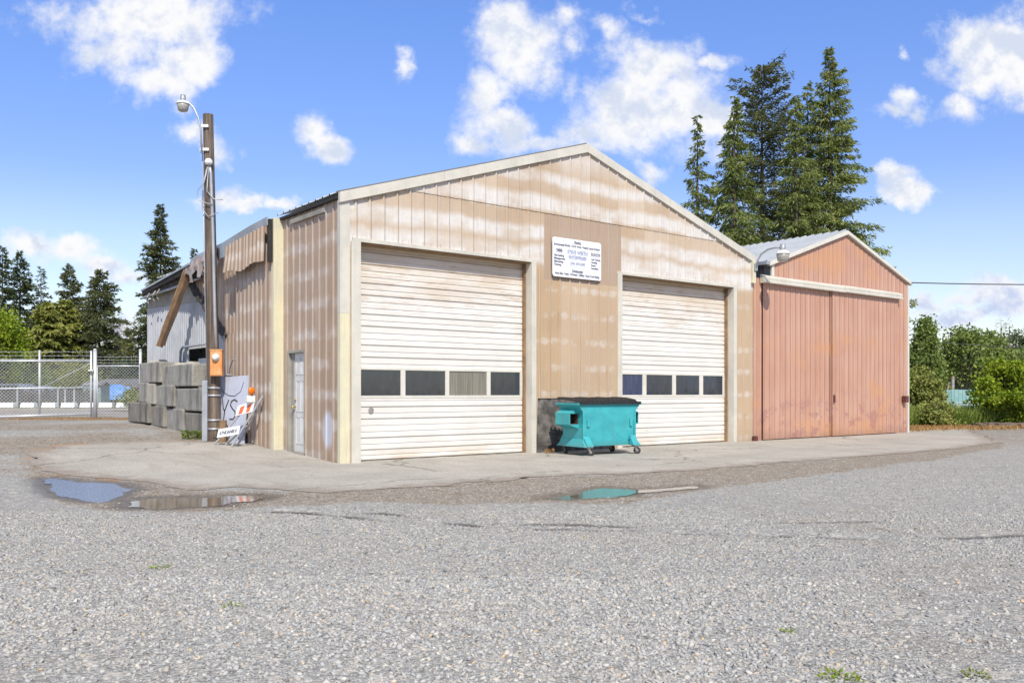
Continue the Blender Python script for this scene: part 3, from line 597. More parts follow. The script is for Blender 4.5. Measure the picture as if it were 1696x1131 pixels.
# ---- loose crushed stone lying on the yard (nobody could count it)
def stones():
    rs = np.random.RandomState(5)
    def scatter(y0, y1, dens):
        A = (y1 ** 2 - y0 ** 2) / 2 * 1.24; n = int(A * dens)
        Y = np.sqrt(rs.rand(n) * (y1 ** 2 - y0 ** 2) + y0 ** 2); X = (rs.rand(n) - .5) * 1.24 * Y; return X, Y
    ph = (1 + 5 ** .5) / 2
    ico = np.array([(-1, ph, 0), (1, ph, 0), (-1, -ph, 0), (1, -ph, 0), (0, -1, ph), (0, 1, ph), (0, -1, -ph), (0, 1, -ph), (ph, 0, -1), (ph, 0, 1), (-ph, 0, -1), (-ph, 0, 1)]) / 1.9
    icf = np.array([(0, 11, 5), (0, 5, 1), (0, 1, 7), (0, 7, 10), (0, 10, 11), (1, 5, 9), (5, 11, 4), (11, 10, 2), (10, 7, 6), (7, 1, 8), (3, 9, 4), (3, 4, 2), (3, 2, 6), (3, 6, 8), (3, 8, 9), (4, 9, 5), (2, 4, 11), (6, 2, 10), (8, 6, 7), (9, 8, 1)])
    cub = np.array([(x, y, z) for z in (-.8, .8) for x, y in ((-.9, -.7), (.9, -.8), (.7, .9), (-.8, .7))]); cuf = np.array([(3, 2, 1), (3, 1, 0), (4, 5, 6), (4, 6, 7), (0, 1, 5), (0, 5, 4), (1, 2, 6), (1, 6, 5), (2, 3, 7), (2, 7, 6), (3, 0, 4), (3, 4, 7)])
    VV, FF, base = [], [], 0
    for (y0, y1, dens, bv, bf, smin, smax) in ((3.7, 6.4, 3300, ico, icf, .004, .020), (6.4, 10, 1700, cub, cuf, .005, .015), (10, 16.5, 380, cub, cuf, .006, .013)):
        X, Y = scatter(y0, y1, dens); h, dr, da = height(X, Y)
        pd = np.min([sdf(p, X, Y) for p in PUD], 0); dw_ = sdf(WET, X, Y)
        keepp = np.where(da < .02, .012, 1.) * np.where(pd < .15, .02, 1.) * np.clip(.12 + np.clip(dw_, 0, 9) / .8, .12, 1) * np.clip(dr / .2 - .35, .05, 1)
        keepp *= np.clip(.75 + 1.1 * fbm(X, Y, 31, 3, .8), .22, 1)
        keepp *= np.clip(1 - .75 * np.clip((-X - 4.2) / 2.5, 0, 1) * np.clip((Y - 6) / 3, 0, 1), .3, 1)
        k = rs.rand(len(X)) < keepp; X, Y, h, da = X[k], Y[k], h[k], da[k]; n = len(X)
        h = np.where(da < 0, terr_np(X, Y) + .006, h)
        s = smin * (smax / smin) ** (rs.rand(n) ** 1.5)
        dims = np.stack([s * rs.uniform(.8, 1.35, n), s * rs.uniform(.6, 1.0, n), s * rs.uniform(.35, .7, n)], -1)
        v = bv[None] * (1 + rs.uniform(-.28, .28, (n, len(bv), 3))) * dims[:, None]
        ti = rs.normal(0, .35, (n, 2)); v[:, :, 2] += ti[:, None, 0] * v[:, :, 0] + ti[:, None, 1] * v[:, :, 1]
        a = rs.rand(n) * 6.283; c, sn = np.cos(a)[:, None], np.sin(a)[:, None]
        xr = v[:, :, 0] * c - v[:, :, 1] * sn; yr = v[:, :, 0] * sn + v[:, :, 1] * c
        w = np.stack([xr + X[:, None], yr + Y[:, None], v[:, :, 2] + (h + dims[:, 2] * .12)[:, None]], -1)
        VV.append(w.reshape(-1, 3)); FF.append((bf[None] + (np.arange(n) * len(bv))[:, None, None] + base).reshape(-1)); base += n * len(bv)
    def fn(t, p):
        r = t.new('ShaderNodeNewGeometry').outputs['Random Per Island']
        col = t.ramp(r, [(0, (.14, .14, .14)), (.08, (.26, .26, .26)), (.3, (.335, .335, .335)), (.5, (.385, .385, .38)), (.68, (.425, .42, .405)), (.8, (.38, .335, .28)), (.9, (.44, .43, .41)), (.97, (.54, .51, .46)), (.99, (.48, .34, .20)), (1, (.6, .58, .55))])
        vec = t.new('ShaderNodeNewGeometry').outputs['Position']; n = t.noise(vec, 90, 3)
        col = t.mix(.4, col, t.mix(n, (.2, .2, .2), (.8, .8, .8)), 'OVERLAY')
        big = t.noise(vec, .7, 4); col = t.mix(t.math('MULTIPLY', t.ss(big, .45, .7), .22), col, (.34, .29, .24))
        S(t, p, col, .8, 0, None, .35)
    o = big_mesh('crushed_gravel', np.concatenate(VV), np.concatenate(FF), 3, mat('crushed_stone', fn)); tag(o, 'loose grey crushed gravel covering the yard', 'gravel', kind='stuff')
stones()

#%%BUILDINGS
# ================================================================ cladding helper
def clad_profile(s0, s1, pitch=.305, h=.027, base=.03, top=.014, phase=0., minor=True):
    pts = []; k = math.floor((s0 - phase) / pitch) - 1
    while k * pitch + phase < s1 + pitch:
        c = k * pitch + phase; pts += [(c - base, 0), (c - top, h), (c + top, h), (c + base, 0)]
        if minor:
            for q in (pitch / 3, 2 * pitch / 3): pts += [(c + q - .014, 0), (c + q - .006, .002), (c + q + .006, .002), (c + q + .014, 0)]
        k += 1
    def at(s):
        for a, b in zip(pts[:-1], pts[1:]):
            if a[0] <= s <= b[0]: return a[1] + (b[1] - a[1]) * (s - a[0]) / max(b[0] - a[0], 1e-9)
        return 0
    return [(s0, at(s0))] + [q for q in pts if s0 + 1e-4 < q[0] < s1 - 1e-4] + [(s1, at(s1))]
def clad(mb, s0, s1, zb, zt, put, kinks=(), out0=0., **kw):
    fb = zb if callable(zb) else (lambda s: zb); ft = zt if callable(zt) else (lambda s: zt)
    pr = clad_profile(s0, s1, **kw)
    for kx in kinks:
        if s0 < kx < s1 and not any(abs(q[0] - kx) < 1e-4 for q in pr): pr.append((kx, np.interp(kx, [q[0] for q in pr], [q[1] for q in pr])))
    pr.sort(); vs, fs = [], []
    for s, o in pr: vs += [put(s, out0 + o, fb(s)), put(s, out0 + o, ft(s))]
    for i in range(len(pr) - 1): fs.append((2 * i, 2 * i + 2, 2 * i + 3, 2 * i + 1))
    mb.add(vs, fs)
FR = lambda s, o, z: (s, -o, z)                     # front plane: local y = -out
def SD(x0): return lambda s, o, z: (x0 - o, s, z)     # side plane: local x = x0 - out

# ================================================================ tan workshop
WS = thing('workshop_building', 'big tan ribbed metal workshop with two tall white roll-up doors and a low gable', 'building', (0, 0, 0), 'F')
EV, RG, RX, BW = 5.02, 7.02, 6.31, 12.63
ztop = lambda s: EV + (RG - EV) * (s / RX if s < RX else (BW - s) / (BW - RX))
D1 = (.40, 4.64, 4.24); D2 = (7.47, 11.74, 4.20)
mb = MB()
PL = .004
clad(mb, .17, D1[0], 0, lambda s: min(5.4, ztop(s)), FR)
clad(mb, D1[0], D1[1], D1[2], lambda s: min(5.4, ztop(s)), FR, kinks=(RX * (5.4 - EV) / (RG - EV),))
clad(mb, D1[1], 7.25, lambda s: 1.22 if 4.80 < s else 0, 5.4, FR)
clad(mb, 7.25, D2[0], 0, 5.4, FR)
clad(mb, D2[0], D2[1], D2[2], lambda s: min(5.4, ztop(s)), FR, kinks=(BW - RX * (5.4 - EV) / (RG - EV),))
clad(mb, D2[1], BW, 0, lambda s: min(5.4, ztop(s)), FR)
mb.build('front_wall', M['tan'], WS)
mb = MB(); k1 = RX * (5.4 - EV) / (RG - EV)
clad(mb, k1 + .02, BW - k1 - .02, 5.385, ztop, FR, kinks=(RX,), out0=.012)
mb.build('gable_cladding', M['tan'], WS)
MB().box(4.8, 7.27, .02, .05, 0, 1.24).build('tar_board', M['tarpaper'], WS)
# side wall with the man door opening
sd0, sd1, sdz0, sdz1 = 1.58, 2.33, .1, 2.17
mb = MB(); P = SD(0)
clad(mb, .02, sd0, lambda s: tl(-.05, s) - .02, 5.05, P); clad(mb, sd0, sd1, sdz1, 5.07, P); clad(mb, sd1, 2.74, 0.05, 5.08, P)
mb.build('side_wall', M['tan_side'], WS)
mb = MB()
mb.box(-.035, .09, sd0 - .06, sd0, sdz0, sdz1 + .06).box(-.035, .09, sd1, sd1 + .06, sdz0, sdz1 + .06).box(-.035, .09, sd0, sd1, sdz1, sdz1 + .06).box(-.05, .09, sd0, sd1, .04, .115)
dfr = mb.build('side_door_frame', M['grey_board'], WS, bevel=.006)
mb = MB().box(.05, .085, sd0 + .005, sd1 - .13, .12, sdz1 - .005)
sdoor = mb.build('side_door', M['white_door'], WS)
mb = MB(); ya, yb = sd0 + .04, sd1 - .17; w2 = (yb - ya - .06) / 2
for zz0, zz1 in ((.28, .85), (.95, 1.6), (1.72, 2.05)):
    for q in (ya + .02, ya + .04 + w2):
        for a0, a1, b0, b1 in ((q, q + w2 - .03, zz0, zz0 + .015), (q, q + w2 - .03, zz1 - .015, zz1), (q, q + .015, zz0, zz1), (q + w2 - .045, q + w2 - .03, zz0, zz1)):
            mb.box(.042, .052, a0, a1, b0, b1)
mb.build('door_panel_moulding', M['white_door'], sdoor)
MB().lathe((.045, sd1 - .19, 1.05), [(.012, 0), (.012, .04), (.03, .05), (.03, .08), (.01, .09)], 12, (-1, 0, 0)).build('door_knob', M['brass'], sdoor, smooth=True); MB().lathe((.045, sd1 - .19, 1.2), [(.028, 0), (.028, .02), (.01, .025)], 12, (-1, 0, 0)).build('door_lock', M['brass'], sdoor, smooth=True)
MB().box(.03, .05, sd1 - .128, sd1 - .002, .12, sdz1 - .003).build('door_side_board', M['grey_board'], dfr)
# corner trims
MB().box(0.0, .17, -.032, .0, 2.85, 5.0).box(-.032, .0, -.032, .09, 2.85, 5.0).build('corner_trim', M['cream'], WS, bevel=.004)
MB().box(0.0, .168, -.030, .0, 0, 2.85).box(-.030, .0, -.030, .088, 0, 2.85).build('lower_corner_trim', M['yellow_cream'], WS, bevel=.004)
MB().box(12.50, 12.64, -.10, -.025, 4.38, 5.0).build('eave_end_trim', M['yellow_cream'], WS, bevel=.004)
# rake trim (boxed gable flashing)
mb = MB(); th = .20; ov = .10
def rake(mb, xa, za, xb, zb, th, y0, y1):
    mb.hexa([(xa, y0, za - th), (xb, y0, zb - th), (xb, y1, zb - th), (xa, y1, za - th)], [(xa, y0, za), (xb, y0, zb), (xb, y1, zb), (xa, y1, za)])
sl = (RG - EV) / RX
ZL = EV + .13
mids = [2.15, 4.4]
xs = [-.05, 2.3, 5.35, RX]; 
for a, b in zip(xs[:-1], xs[1:]): rake(mb, a, ZL + sl * a, b - .004, ZL + sl * (b - .004), th, -.075, .02)
xs = [RX, 8.6, 11.2, BW + .03]
for a, b in zip(xs[:-1], xs[1:]): rake(mb, a + .004, ZL + sl * (BW - a - .004) - .0, b, ZL + sl * (BW - b), th, -.075, .02)
mb.build('gable_trim', M['cream'], WS, bevel=.005)
# roof sheets with ribs
def roof(mb, xa, za, xb, zb, y0, y1, pitch=.305, h=.03):
    pr = clad_profile(y0, y1, pitch, h, .035, .015); n = len(pr); vs = []
    for s, o in pr: vs += [(xa, s, za + o), (xb, s, zb + o)]
    mb.add(vs, [(2 * i, 2 * i + 2, 2 * i + 3, 2 * i + 1) for i in range(n - 1)])
mb = MB(); zr = ZL + .005
roof(mb, -.09, zr - sl * .09, RX, zr + sl * RX, .0, 2.80); roof(mb, BW + .08, zr - sl * .08, RX, zr + sl * RX, .0, 2.80)
mb.build('roof', M['roof_metal'], WS)
MB().box(-.085, -.01, .05, 2.78, 5.02, 5.07).build('eave_flashing', M['black'], WS)
MB().box(-.06, -.025, .6, 2.2, 4.86, 4.95).build('eave_bracket', M['grey_board'], WS)
MB().box(.3, BW - .2, 2.70, 2.76, 0, 5.0).build('inner_wall', M['black'], WS)
# door surrounds: face trim, reveal, header
def surround(D, leafx):
    x0, x1, z1 = D; mb = MB()
    mb.box(x0 - .20 if x0 < 1 else x0 - .15, x0, -.045, 0, 0, z1).box(x1, x1 + .13, -.045, 0, 0, z1).box(x0 - .17, x1 + .13, -.04, 0, z1, z1 + .07)
    mb.box(x1 - .004, x1, 0, .30, 0, z1)        # right reveal
    mb.box(x0, x0 + .004, 0, .30, 0, z1)
    return mb.build('door_frame', M['cream'], WS, bevel=.003)
def header(D):
    x0, x1, z1 = D
    return MB().box(x0 + .01, x1 - .01, .0, .27, z1 - .02, z1 - .002).box(x1 - .045, x1 - .006, .16, .29, 0, z1 - .03).build('door_stop', M['wood'], WS)
def overhead(D, wins, mats, z1):
    x0, x1 = D[0], D[1] - .04; per = .608; yb = .25; pts = []
    # section profile: (z, out) going up; grooves at 0.22+k*per and 0.456+k*per
    z = 0.02; gr = sorted([.22 + k * per for k in range(8)] + [.456 + k * per for k in range(8)]); gr = [g for g in gr if g < z1 - .05]
    zed = [z] + gr + [z1 + .02]
    mb = MB()
    for i, (a, b) in enumerate(zip(zed[:-1], zed[1:])):
        if a > 1.0 and b < 2.05 and not (b <= 1.07):
            pass
        seg = [(a, -.030), (a + .012, -.028), (a + .016, .004)]
        n = 2 if b - a > .3 else 1; L_ = b - a
        for k in range(n):
            c = a + L_ * (k + 1) / (n + 1); seg += [(c - .034, .004), (c - .020, -.008), (c - .006, -.009), (c + .004, .004)]
        seg += [(b - .012, .004), (b - .008, -.024)]
        pts += seg
    strips = [(.02, 1.24), (1.84, z1 + .02)]
    for lo, hi in strips:
        q = [p for p in pts if lo <= p[0] <= hi]; q = [(lo, .004)] + q + [(hi, .004)]
        vs = []
        for zz, oo in q: vs += [(x0, yb - oo, zz), (x1, yb - oo, zz)]
        mb.add(vs, [(2 * i, 2 * i + 1, 2 * i + 3, 2 * i + 2) for i in range(len(q) - 1)])
    d = mb.build('overhead_door', M['door'], WS)
    f = MB().box(x0, x1, yb - .012, yb + .02, 1.235, 1.29).box(x0, x1, yb - .012, yb + .02, 1.80, 1.845)
    e = [x0] + [v for w in wins for v in w] + [x1]
    for a, b in zip(e[::2], e[1::2]):
        if b - a > .003: f.box(a, b, yb - .012, yb + .02, 1.29, 1.80)
    f.build('window_frame', M['white_trim'], d, bevel=.003)
    for w, mm in zip(wins, mats): MB().box(w[0], w[1], yb + .008, yb + .014, 1.29, 1.80).build('window_pane', M[mm], d)
    return d
surround(D1, 0); header(D1); surround(D2, 0); header(D2)
d1 = overhead(D1, [(.53, 1.45), (1.56, 2.53), (2.63, 3.61), (3.71, 4.53)], ['pane', 'pane', 'pane_tan', 'pane'], 4.24)
MB().lathe((.77, .238, 1.0), [(.02, -.002), (.055, .0), (.06, .008), (.03, .012)], 14, (0, -1, 0)).build('door_handle', M['steel'], d1)
d2 = overhead(D2, [(7.66, 8.47), (8.61, 9.58), (9.72, 10.65), (10.8, 11.62)], ['pane_blue', 'pane', 'pane', 'pane'], 4.20)
for D in (D1, D2): MB().box(D[0], D[1], .32, .34, 0, 4.3).build('dark_interior', M['black'], WS)

# ================================================================ damaged rear section
AX = thing('damaged_shed', 'older fire damaged brown and grey metal shed with torn sagging eaves behind the workshop', 'building', (-.2, 2.75, .13), 'F')
za = lambda s: 5.03 - (s - 2.64) * .062      # sagging eave
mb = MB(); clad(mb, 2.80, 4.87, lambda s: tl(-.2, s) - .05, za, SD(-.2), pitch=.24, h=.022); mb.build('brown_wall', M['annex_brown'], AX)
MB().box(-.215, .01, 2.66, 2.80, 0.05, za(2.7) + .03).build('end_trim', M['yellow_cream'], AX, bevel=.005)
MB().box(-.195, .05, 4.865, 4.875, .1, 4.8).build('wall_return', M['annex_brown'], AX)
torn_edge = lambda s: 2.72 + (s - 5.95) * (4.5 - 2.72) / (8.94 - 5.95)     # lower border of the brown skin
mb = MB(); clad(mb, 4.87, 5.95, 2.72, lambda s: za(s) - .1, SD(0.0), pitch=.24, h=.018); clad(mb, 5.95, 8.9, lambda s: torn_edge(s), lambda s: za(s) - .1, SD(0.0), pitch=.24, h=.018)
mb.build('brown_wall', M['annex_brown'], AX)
mb = MB(); clad(mb, 4.87, 6.1, lambda s: tl(-.1, s) - .05, 2.76, SD(-.02), pitch=.24, h=.018); mb.build('lower_brown_wall', M['annex_brown'], AX)
do0, do1, doz = 7.5, 9.0, 2.52
mb = MB(); lap = lambda s: 3.72 + (s - 7.75) * .035
for a, b, zb_ in ((6.0, do0, None), (do0, do1, doz), (do1, 12.98, None)):
    clad(mb, a, b, (lambda s: tl(-.1, s) - .05) if zb_ is None else zb_, lap, SD(.08), pitch=.17, h=.028, base=.04, top=.016, minor=False)
mb.build('grey_corrugated_wall', M['grey_corr'], AX)
mb = MB(); clad(mb, 5.95, 12.98, lap, lambda s: za(s) - .25, SD(.075), pitch=.6, h=.01, minor=False); mb.build('upper_board_wall', M['grey_board'], AX)
MB().box(.10, .5, 12.90, 12.98, .4, 4.2).build('wall_end', M['grey_board'], AX)
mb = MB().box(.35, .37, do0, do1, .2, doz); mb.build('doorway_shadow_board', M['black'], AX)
MB().box(.12, .16, do0 + .05, do0 + .95, .3, 2.25).build('white_door', M['white_door'], AX)
MB().tube([(-.02, do1 + .45, 1.5), (-.04, do1 + .45, 2.3), (-.05, do1 + .38, 2.5), (-.05, do1 + .2, 2.58), (-.05, do0 - .3, 2.6)], .035, 8).build('door_track_pipe', M['galv'], AX, smooth=True)
# fascia, torn skirt, broken eave
mb = MB()
segs = [(2.70, 0), (3.6, .01), (4.6, -.01), (5.3, -.03), (6.2, .0), (7.3, .02), (7.6, 0)]
def fz(s, d): return za(s) + .03 + d
for (a, da_), (b, db_) in zip(segs[:-1], segs[1:]):
    hgt = .17 if a < 4.5 else .34
    mb.hexa([(-.34, a, fz(a, da_) - hgt), (-.34, b, fz(b, db_) - hgt), (-.325, b, fz(b, db_) - hgt), (-.325, a, fz(a, da_) - hgt)], [(-.36, a, fz(a, da_)), (-.36, b, fz(b, db_)), (-.33, b, fz(b, db_) + .01), (-.33, a, fz(a, da_) + .01)])
mb.build('fascia', M['galv'], AX)
MB().box(-.30, -.22, 2.70, 2.80, za(2.7) - .9, za(2.7) + .0).build('eave_gap', M['black'], AX)
mb = MB(); pr = clad_profile(2.83, 5.05, .21, .035, .035, .012, 0, False); vs = []
for i, (s, o) in enumerate(pr):
    dep = .72 - .10 * max(0, s - 4.2) + .03 * math.sin(s * 5); fl = .03 * max(0, s - 4.3)
    vs += [(-.345 - o, s, za(s) - .12), (-.352 - o - fl * .5, s, za(s) - .12 - dep * .5), (-.36 - o * 1.1 - fl * 2.2, s + fl * .3, za(s) - .12 - dep)]
mb.add(vs, [(3 * i + k, 3 * i + 3 + k, 3 * i + 4 + k, 3 * i + 1 + k) for i in range(len(pr) - 1) for k in (0, 1)])
mb.build('torn_skirt', M['torn'], AX)
random.seed(3); vs = []; ns = 22
for i in range(ns + 1):
    s = 5.6 + (7.95 - 5.6) * i / ns; j = lambda a: (random.random() - .5) * a
    vs += [(-.37 + j(.03), s, za(s) - .05), (-.40 + j(.07), s, za(s) - .22 + j(.06)), (-.36 + j(.1), s, za(s) - .42 - .16 * math.sin(i * 1.1) + j(.14))]
MB().add(vs, [(3 * i + k, 3 * i + 3 + k, 3 * i + 4 + k, 3 * i + 1 + k) for i in range(ns) for k in (0, 1)]).build('crumpled_flashing', M['rusty'], AX)
mb = MB(); e0, e1 = 7.5, 12.95        # roof sheet edge and charred eave boards
zz = lambda s: 4.62 - (s - 7.4) * .030
oh = lambda s: -.42 + (s - 7.5) * .055
pr = clad_profile(e0, e1, .3, .02, .03, .012); vs = []
for s, o in pr: vs += [(oh(s), s, zz(s) + o * .5), (.9, s, zz(s) + .35 + o * .5)]
mb.add(vs, [(2 * i, 2 * i + 2, 2 * i + 3, 2 * i + 1) for i in range(len(pr) - 1)])
mb.beam((oh(e0), e0, zz(e0)), (oh(e1), e1, zz(e1)), .03, .05)
mb.build('roof_edge', M['galv'], AX)
for k in range(7):
    s_ = e0 + .3 + k * .8; MB().beam((oh(s_) + .05, s_ + random.uniform(-.1, .1), zz(s_) - .10), (.3, s_, zz(s_) + .08), .09, .14, jag=.6, n=4).build('charred_rafter', M['char'], AX)
MB().beam((-.12, e0, zz(e0) - .14), (-.02, e1, zz(e1) - .12), .10, .26, jag=.5, n=12).build('charred_eave_board', M['char'], AX)
MB().beam((oh(e0) + .08, e0 - .1, zz(e0) - .09), (oh(e1) + .05, e1, zz(e1) - .07), .05, .10, jag=.7, n=14).build('charred_eave_board', M['char'], AX)
MB().tube([(-.14, e0 + .1, zz(e0) - .33), (-.12, 10, zz(10) - .30), (-.12, e1, zz(e1) - .24)], .035, 8).build('eave_rail', M['galv'], AX)
for s0_ in (11.9, 11.3, 10.9):
    mb = MB(); mb.tube([(-.16, s0_, zz(s0_) - .2), (-.22, s0_ + .03, zz(s0_) - .32), (-.2, s0_ + .12, zz(s0_) - .42), (-.17, s0_ + .1, zz(s0_) - .5)], [.02, .03, .025, .015], 6)
    mb.build('hanging_insulation', M['grey_board'], AX)
mb = MB().beam((-.30, 8.0, 4.55), (-.80, 8.76, 2.56), .16, .07, up=(0, -1, .2), jag=.25, n=9); mb.build('fallen_rafter', M['wood'], AX)
mb = MB().beam((-.25, 7.92, 4.50), (-.74, 8.66, 2.60), .10, .10, up=(0, -1, .2), jag=.5, n=9); mb.build('rafter_side_board', M['dark_wood'], AX)
mb = MB(); vs = []; ns = 26
for i in range(ns + 1):
    s = 9.0 - (9.0 - 5.9) * i / ns; z = torn_edge(s); j = lambda a: (random.random() - .5) * a
    vs += [(-.03, s, z + .10 + j(.05)), (-.12 + j(.06), s + .03, z + .0 + j(.06)), (-.07 + j(.06), s + .02, z - .14 + j(.09))]
mb.add(vs, [(3 * i + k, 3 * i + 3 + k, 3 * i + 4 + k, 3 * i + 1 + k) for i in range(ns) for k in (0, 1)]); mb.build('charred_torn_edge', M['char'], AX)
mb = MB(); roof(mb, .3, 4.85, 6.3, 6.6, 2.82, 12.9); roof(mb, 12.5, 4.8, 6.3, 6.6, 2.82, 12.9); mb.build('roof', M['galv'], AX)
MB().box(.6, 12.3, 12.86, 12.89, .0, 4.2).box(12.3, 12.35, 2.9, 12.9, 0, 4.9).build('rear_wall', M['grey_corr'], AX)
MB().tube([(-.24, 5.25, 1.3), (-.24, 5.2, 1.9), (-.22, 5.05, 2.1), (-.2, 4.9, 2.12)], .018, 6).build('bent_pipe', M['galv'], AX, smooth=True)
MB().tube([(-.8, 5.0, 1.80), (-.25, 4.95, 1.74)], .03, 8).build('service_conduit', M['galv_bright'], AX, smooth=True)

# ================================================================ red barn
RB = thing('red_barn', 'faded salmon red metal barn with a pale sliding door rail and silver roof', 'building', (13.55, 0, 0), 'F')
r0, r1, rr_, re, rg = 13.55, 21.05, 17.28, 5.02, 6.26
zt2 = lambda s: re + (rg - re) * ((s - r0) / (rr_ - r0) if s < rr_ else (r1 - s) / (r1 - rr_))
mb = MB(); clad(mb, r0, r1, 4.4, zt2, FR, kinks=(rr_,), pitch=.25, h=.016, minor=False); clad(mb, 20.25, r1, 0, 4.4, FR, pitch=.25, h=.016, minor=False); clad(mb, 12.66, r0, 0, 4.56, FR, pitch=.25, h=.016, minor=False, out0=-.01)
mb.build('front_wall', M['red'], RB)
mb = MB(); clad(mb, 13.0, 16.36, .03, 4.45, FR, pitch=.25, h=.016, minor=False, out0=.05); mb.box(16.33, 16.36, -.07, -.03, .03, 4.45)
dl = mb.build('sliding_door', M['red'], RB)
mb = MB(); clad(mb, 16.42, 20.27, .03, 4.45, FR, pitch=.25, h=.016, minor=False, out0=.09); mb.box(20.25, 20.27, -.11, -.0, .03, 4.45).box(16.42, 16.44, -.11, -.03, .03, 4.45)
dr_ = mb.build('sliding_door', M['red'], RB)
MB().box(16.36, 16.42, .03, .05, .0, 4.5).box(12.7, 21.0, .06, .08, 0, 4.5).build('dark_interior', M['black'], RB)
MB().box(16.44, 16.50, -.15, -.105, 1.05, 1.28).build('door_latch', M['maroon'], dr_)
MB().box(20.30, 20.36, -.05, -.015, 1.0, 1.25).build('door_latch', M['maroon'], RB)
mb = MB()
for a, b, o_ in ((12.93, 17.0, 0), (17.0, 20.42, .012)):
    prof = [(-.02, 4.42), (-.20, 4.42), (-.205, 4.46), (-.17, 4.48), (-.18, 4.56), (-.16, 4.60), (-.02, 4.66)]
    mb.prism([(y - o_, z + o_) for y, z in prof], a, b, lambda a_, p, q: (a_, p, q))
mb.build('door_rail', M['cream'], RB)
MB().box(r1 - .01, r1 + .09, -.04, .05, 0, re - .02).build('corner_trim', M['white_trim'], RB, bevel=.004); MB().box(r0 - .09, r0 + .03, -.035, .02, 4.66, re).build('corner_trim', M['white_trim'], RB, bevel=.004)
sl2 = (rg - re) / (rr_ - r0); sl3 = (rg - re) / (r1 - rr_)
mb = MB(); rake(mb, r0 - .25, re + .12 - sl2 * .25, rr_, rg + .12, .13, -.10, .02); rake(mb, rr_, rg + .12, r1 + .18, re + .12 - sl3 * .18, .11, -.10, .02)
mb.build('gable_trim', M['white_trim'], RB, bevel=.004)
mb = MB(); roof(mb, r0 - .3, re + .125 - sl2 * .3, rr_, rg + .125, -.08, 14, .28, .045); roof(mb, r1 + .20, re + .125 - sl3 * .20, rr_, rg + .125, -.08, 14, .28, .045)
mb.build('roof', M['roof_metal'], RB)
mb = MB(); clad(mb, .05, 14, 0, re, lambda s, o, z: (r0 - .02 - o, s, z), pitch=.25, h=.016, minor=False); clad(mb, .05, 14, 0, re, lambda s, o, z: (r1 + .02 + o, s, z), pitch=.25, h=.016, minor=False)
mb.box(r0, r1, 13.9, 13.95, 0, re); mb.build('side_wall', M['grey_corr'], RB)
MB().box(r0 - .42, r0 - .25, -.08, 13.9, re - .06, re + .03).build('gutter', M['galv'], RB)
MB().box(20.68, 20.88, -.16, -.02, 1.02, 1.24).build('wall_box', M['maroon'], RB, bevel=.01)
MB().box(12.58, 12.74, -.09, -.02, .0, .14).build('door_stop_bracket', M['maroon'], RB)

# ================================================================ wall yard light
def lamp_head(T, c, scale=1.0, arm=None):
    c = Vector(c); k = scale
    MB().lathe(c, [(.03, .30 * k), (.07 * k, .29 * k), (.075 * k, .16 * k), (.075 * k, .13 * k)], 16).build('photocell_housing', M['lamp_grey'], T, smooth=True)
    MB().lathe(c, [(.08 * k, .13 * k), (.13 * k, .11 * k), (.17 * k, .06 * k), (.175 * k, .03 * k), (.16 * k, .03 * k), (.10 * k, .03 * k)], 22).build('lamp_shade', M['white_paint'], T, smooth=True)
    MB().lathe(c, [(.16 * k, .03 * k), (.155 * k, -.03 * k), (.13 * k, -.14 * k), (.10 * k, -.16 * k), (.02 * k, -.165 * k)], 22).build('lamp_lens', M['lens'], T, smooth=True)
YL = thing('yard_light', 'gooseneck yard light with frosted bowl on the corner between tan workshop and red barn', 'light', (12.60, -.05, 4.86), 'F')
lc = (12.66, -.95, 5.05)
MB().tube([(12.60, -.12, 4.80), (12.61, -.16, 4.98), (12.62, -.28, 5.16), (12.64, -.48, 5.27), (12.65, -.70, 5.29), (12.66, -.90, 5.26)], .024, 10).build('lamp_arm', M['galv'], YL, smooth=True)
MB().box(12.54, 12.66, -.14, -.10, 4.72, 4.92).build('bracket', M['galv'], YL)
lamp_head(YL, lc, 1.05)

# ================================================================ business sign
def text_into(mb, txt, x, z, size, y, align='CENTER', width=None, plane=None, slant=0):
    cu = bpy.data.curves.new('t', 'FONT'); cu.body = txt; cu.size = size; cu.align_x = align; cu.fill_mode = 'FRONT'; cu.offset = .0035 * (size / .08); cu.resolution_u = 3
    ob = bpy.data.objects.new('t', cu); COL.objects.link(ob); bpy.context.view_layer.update()
    me = bpy.data.meshes.new_from_object(ob.evaluated_get(bpy.context.evaluated_depsgraph_get()))
    vs = [v.co.copy() for v in me.vertices]; w = max(v.x for v in vs) - min(v.x for v in vs); k = (width / w) if width else 1
    put = plane or (lambda a, b: (x + a, y, z + b))
    mb.add([put(v.x * k, v.y + v.x * k * slant) for v in vs], [tuple(p.vertices) for p in me.polygons])
    bpy.data.objects.remove(ob); bpy.data.curves.remove(cu); bpy.data.meshes.remove(me)
SG = thing('business_sign', 'white rounded business sign with rows of small lettering between the two roll-up doors', 'sign', (5.975, -.04, 3.98), 'F')
x0, x1, z0, z1, rad = 5.22, 6.73, 3.98, 4.87, .06; poly = []
for cx_, cz_, a0 in ((x1 - rad, z0 + rad, -90), (x1 - rad, z1 - rad, 0), (x0 + rad, z1 - rad, 90), (x0 + rad, z0 + rad, 180)):
    for q in range(6): aa = R(a0 + 18 * q); poly.append((cx_ + rad * math.cos(aa), cz_ + rad * math.sin(aa)))
MB().prism(poly, -.075, -.058, lambda a, p, q: (p, a, q)).build('panel', M['sign_white'], SG)
MB().box(5.3, 6.6, -.06, -.022, 4.06, 4.1).build('batten', M['galv'], SG); MB().box(5.3, 6.6, -.06, -.022, 4.74, 4.78).build('batten', M['galv'], SG)
mb = MB(); yy = -.0765
def lines(items, mb):
    for txt, x, z, size, al, w in items: text_into(mb, txt, x, z, size, yy, al, w)
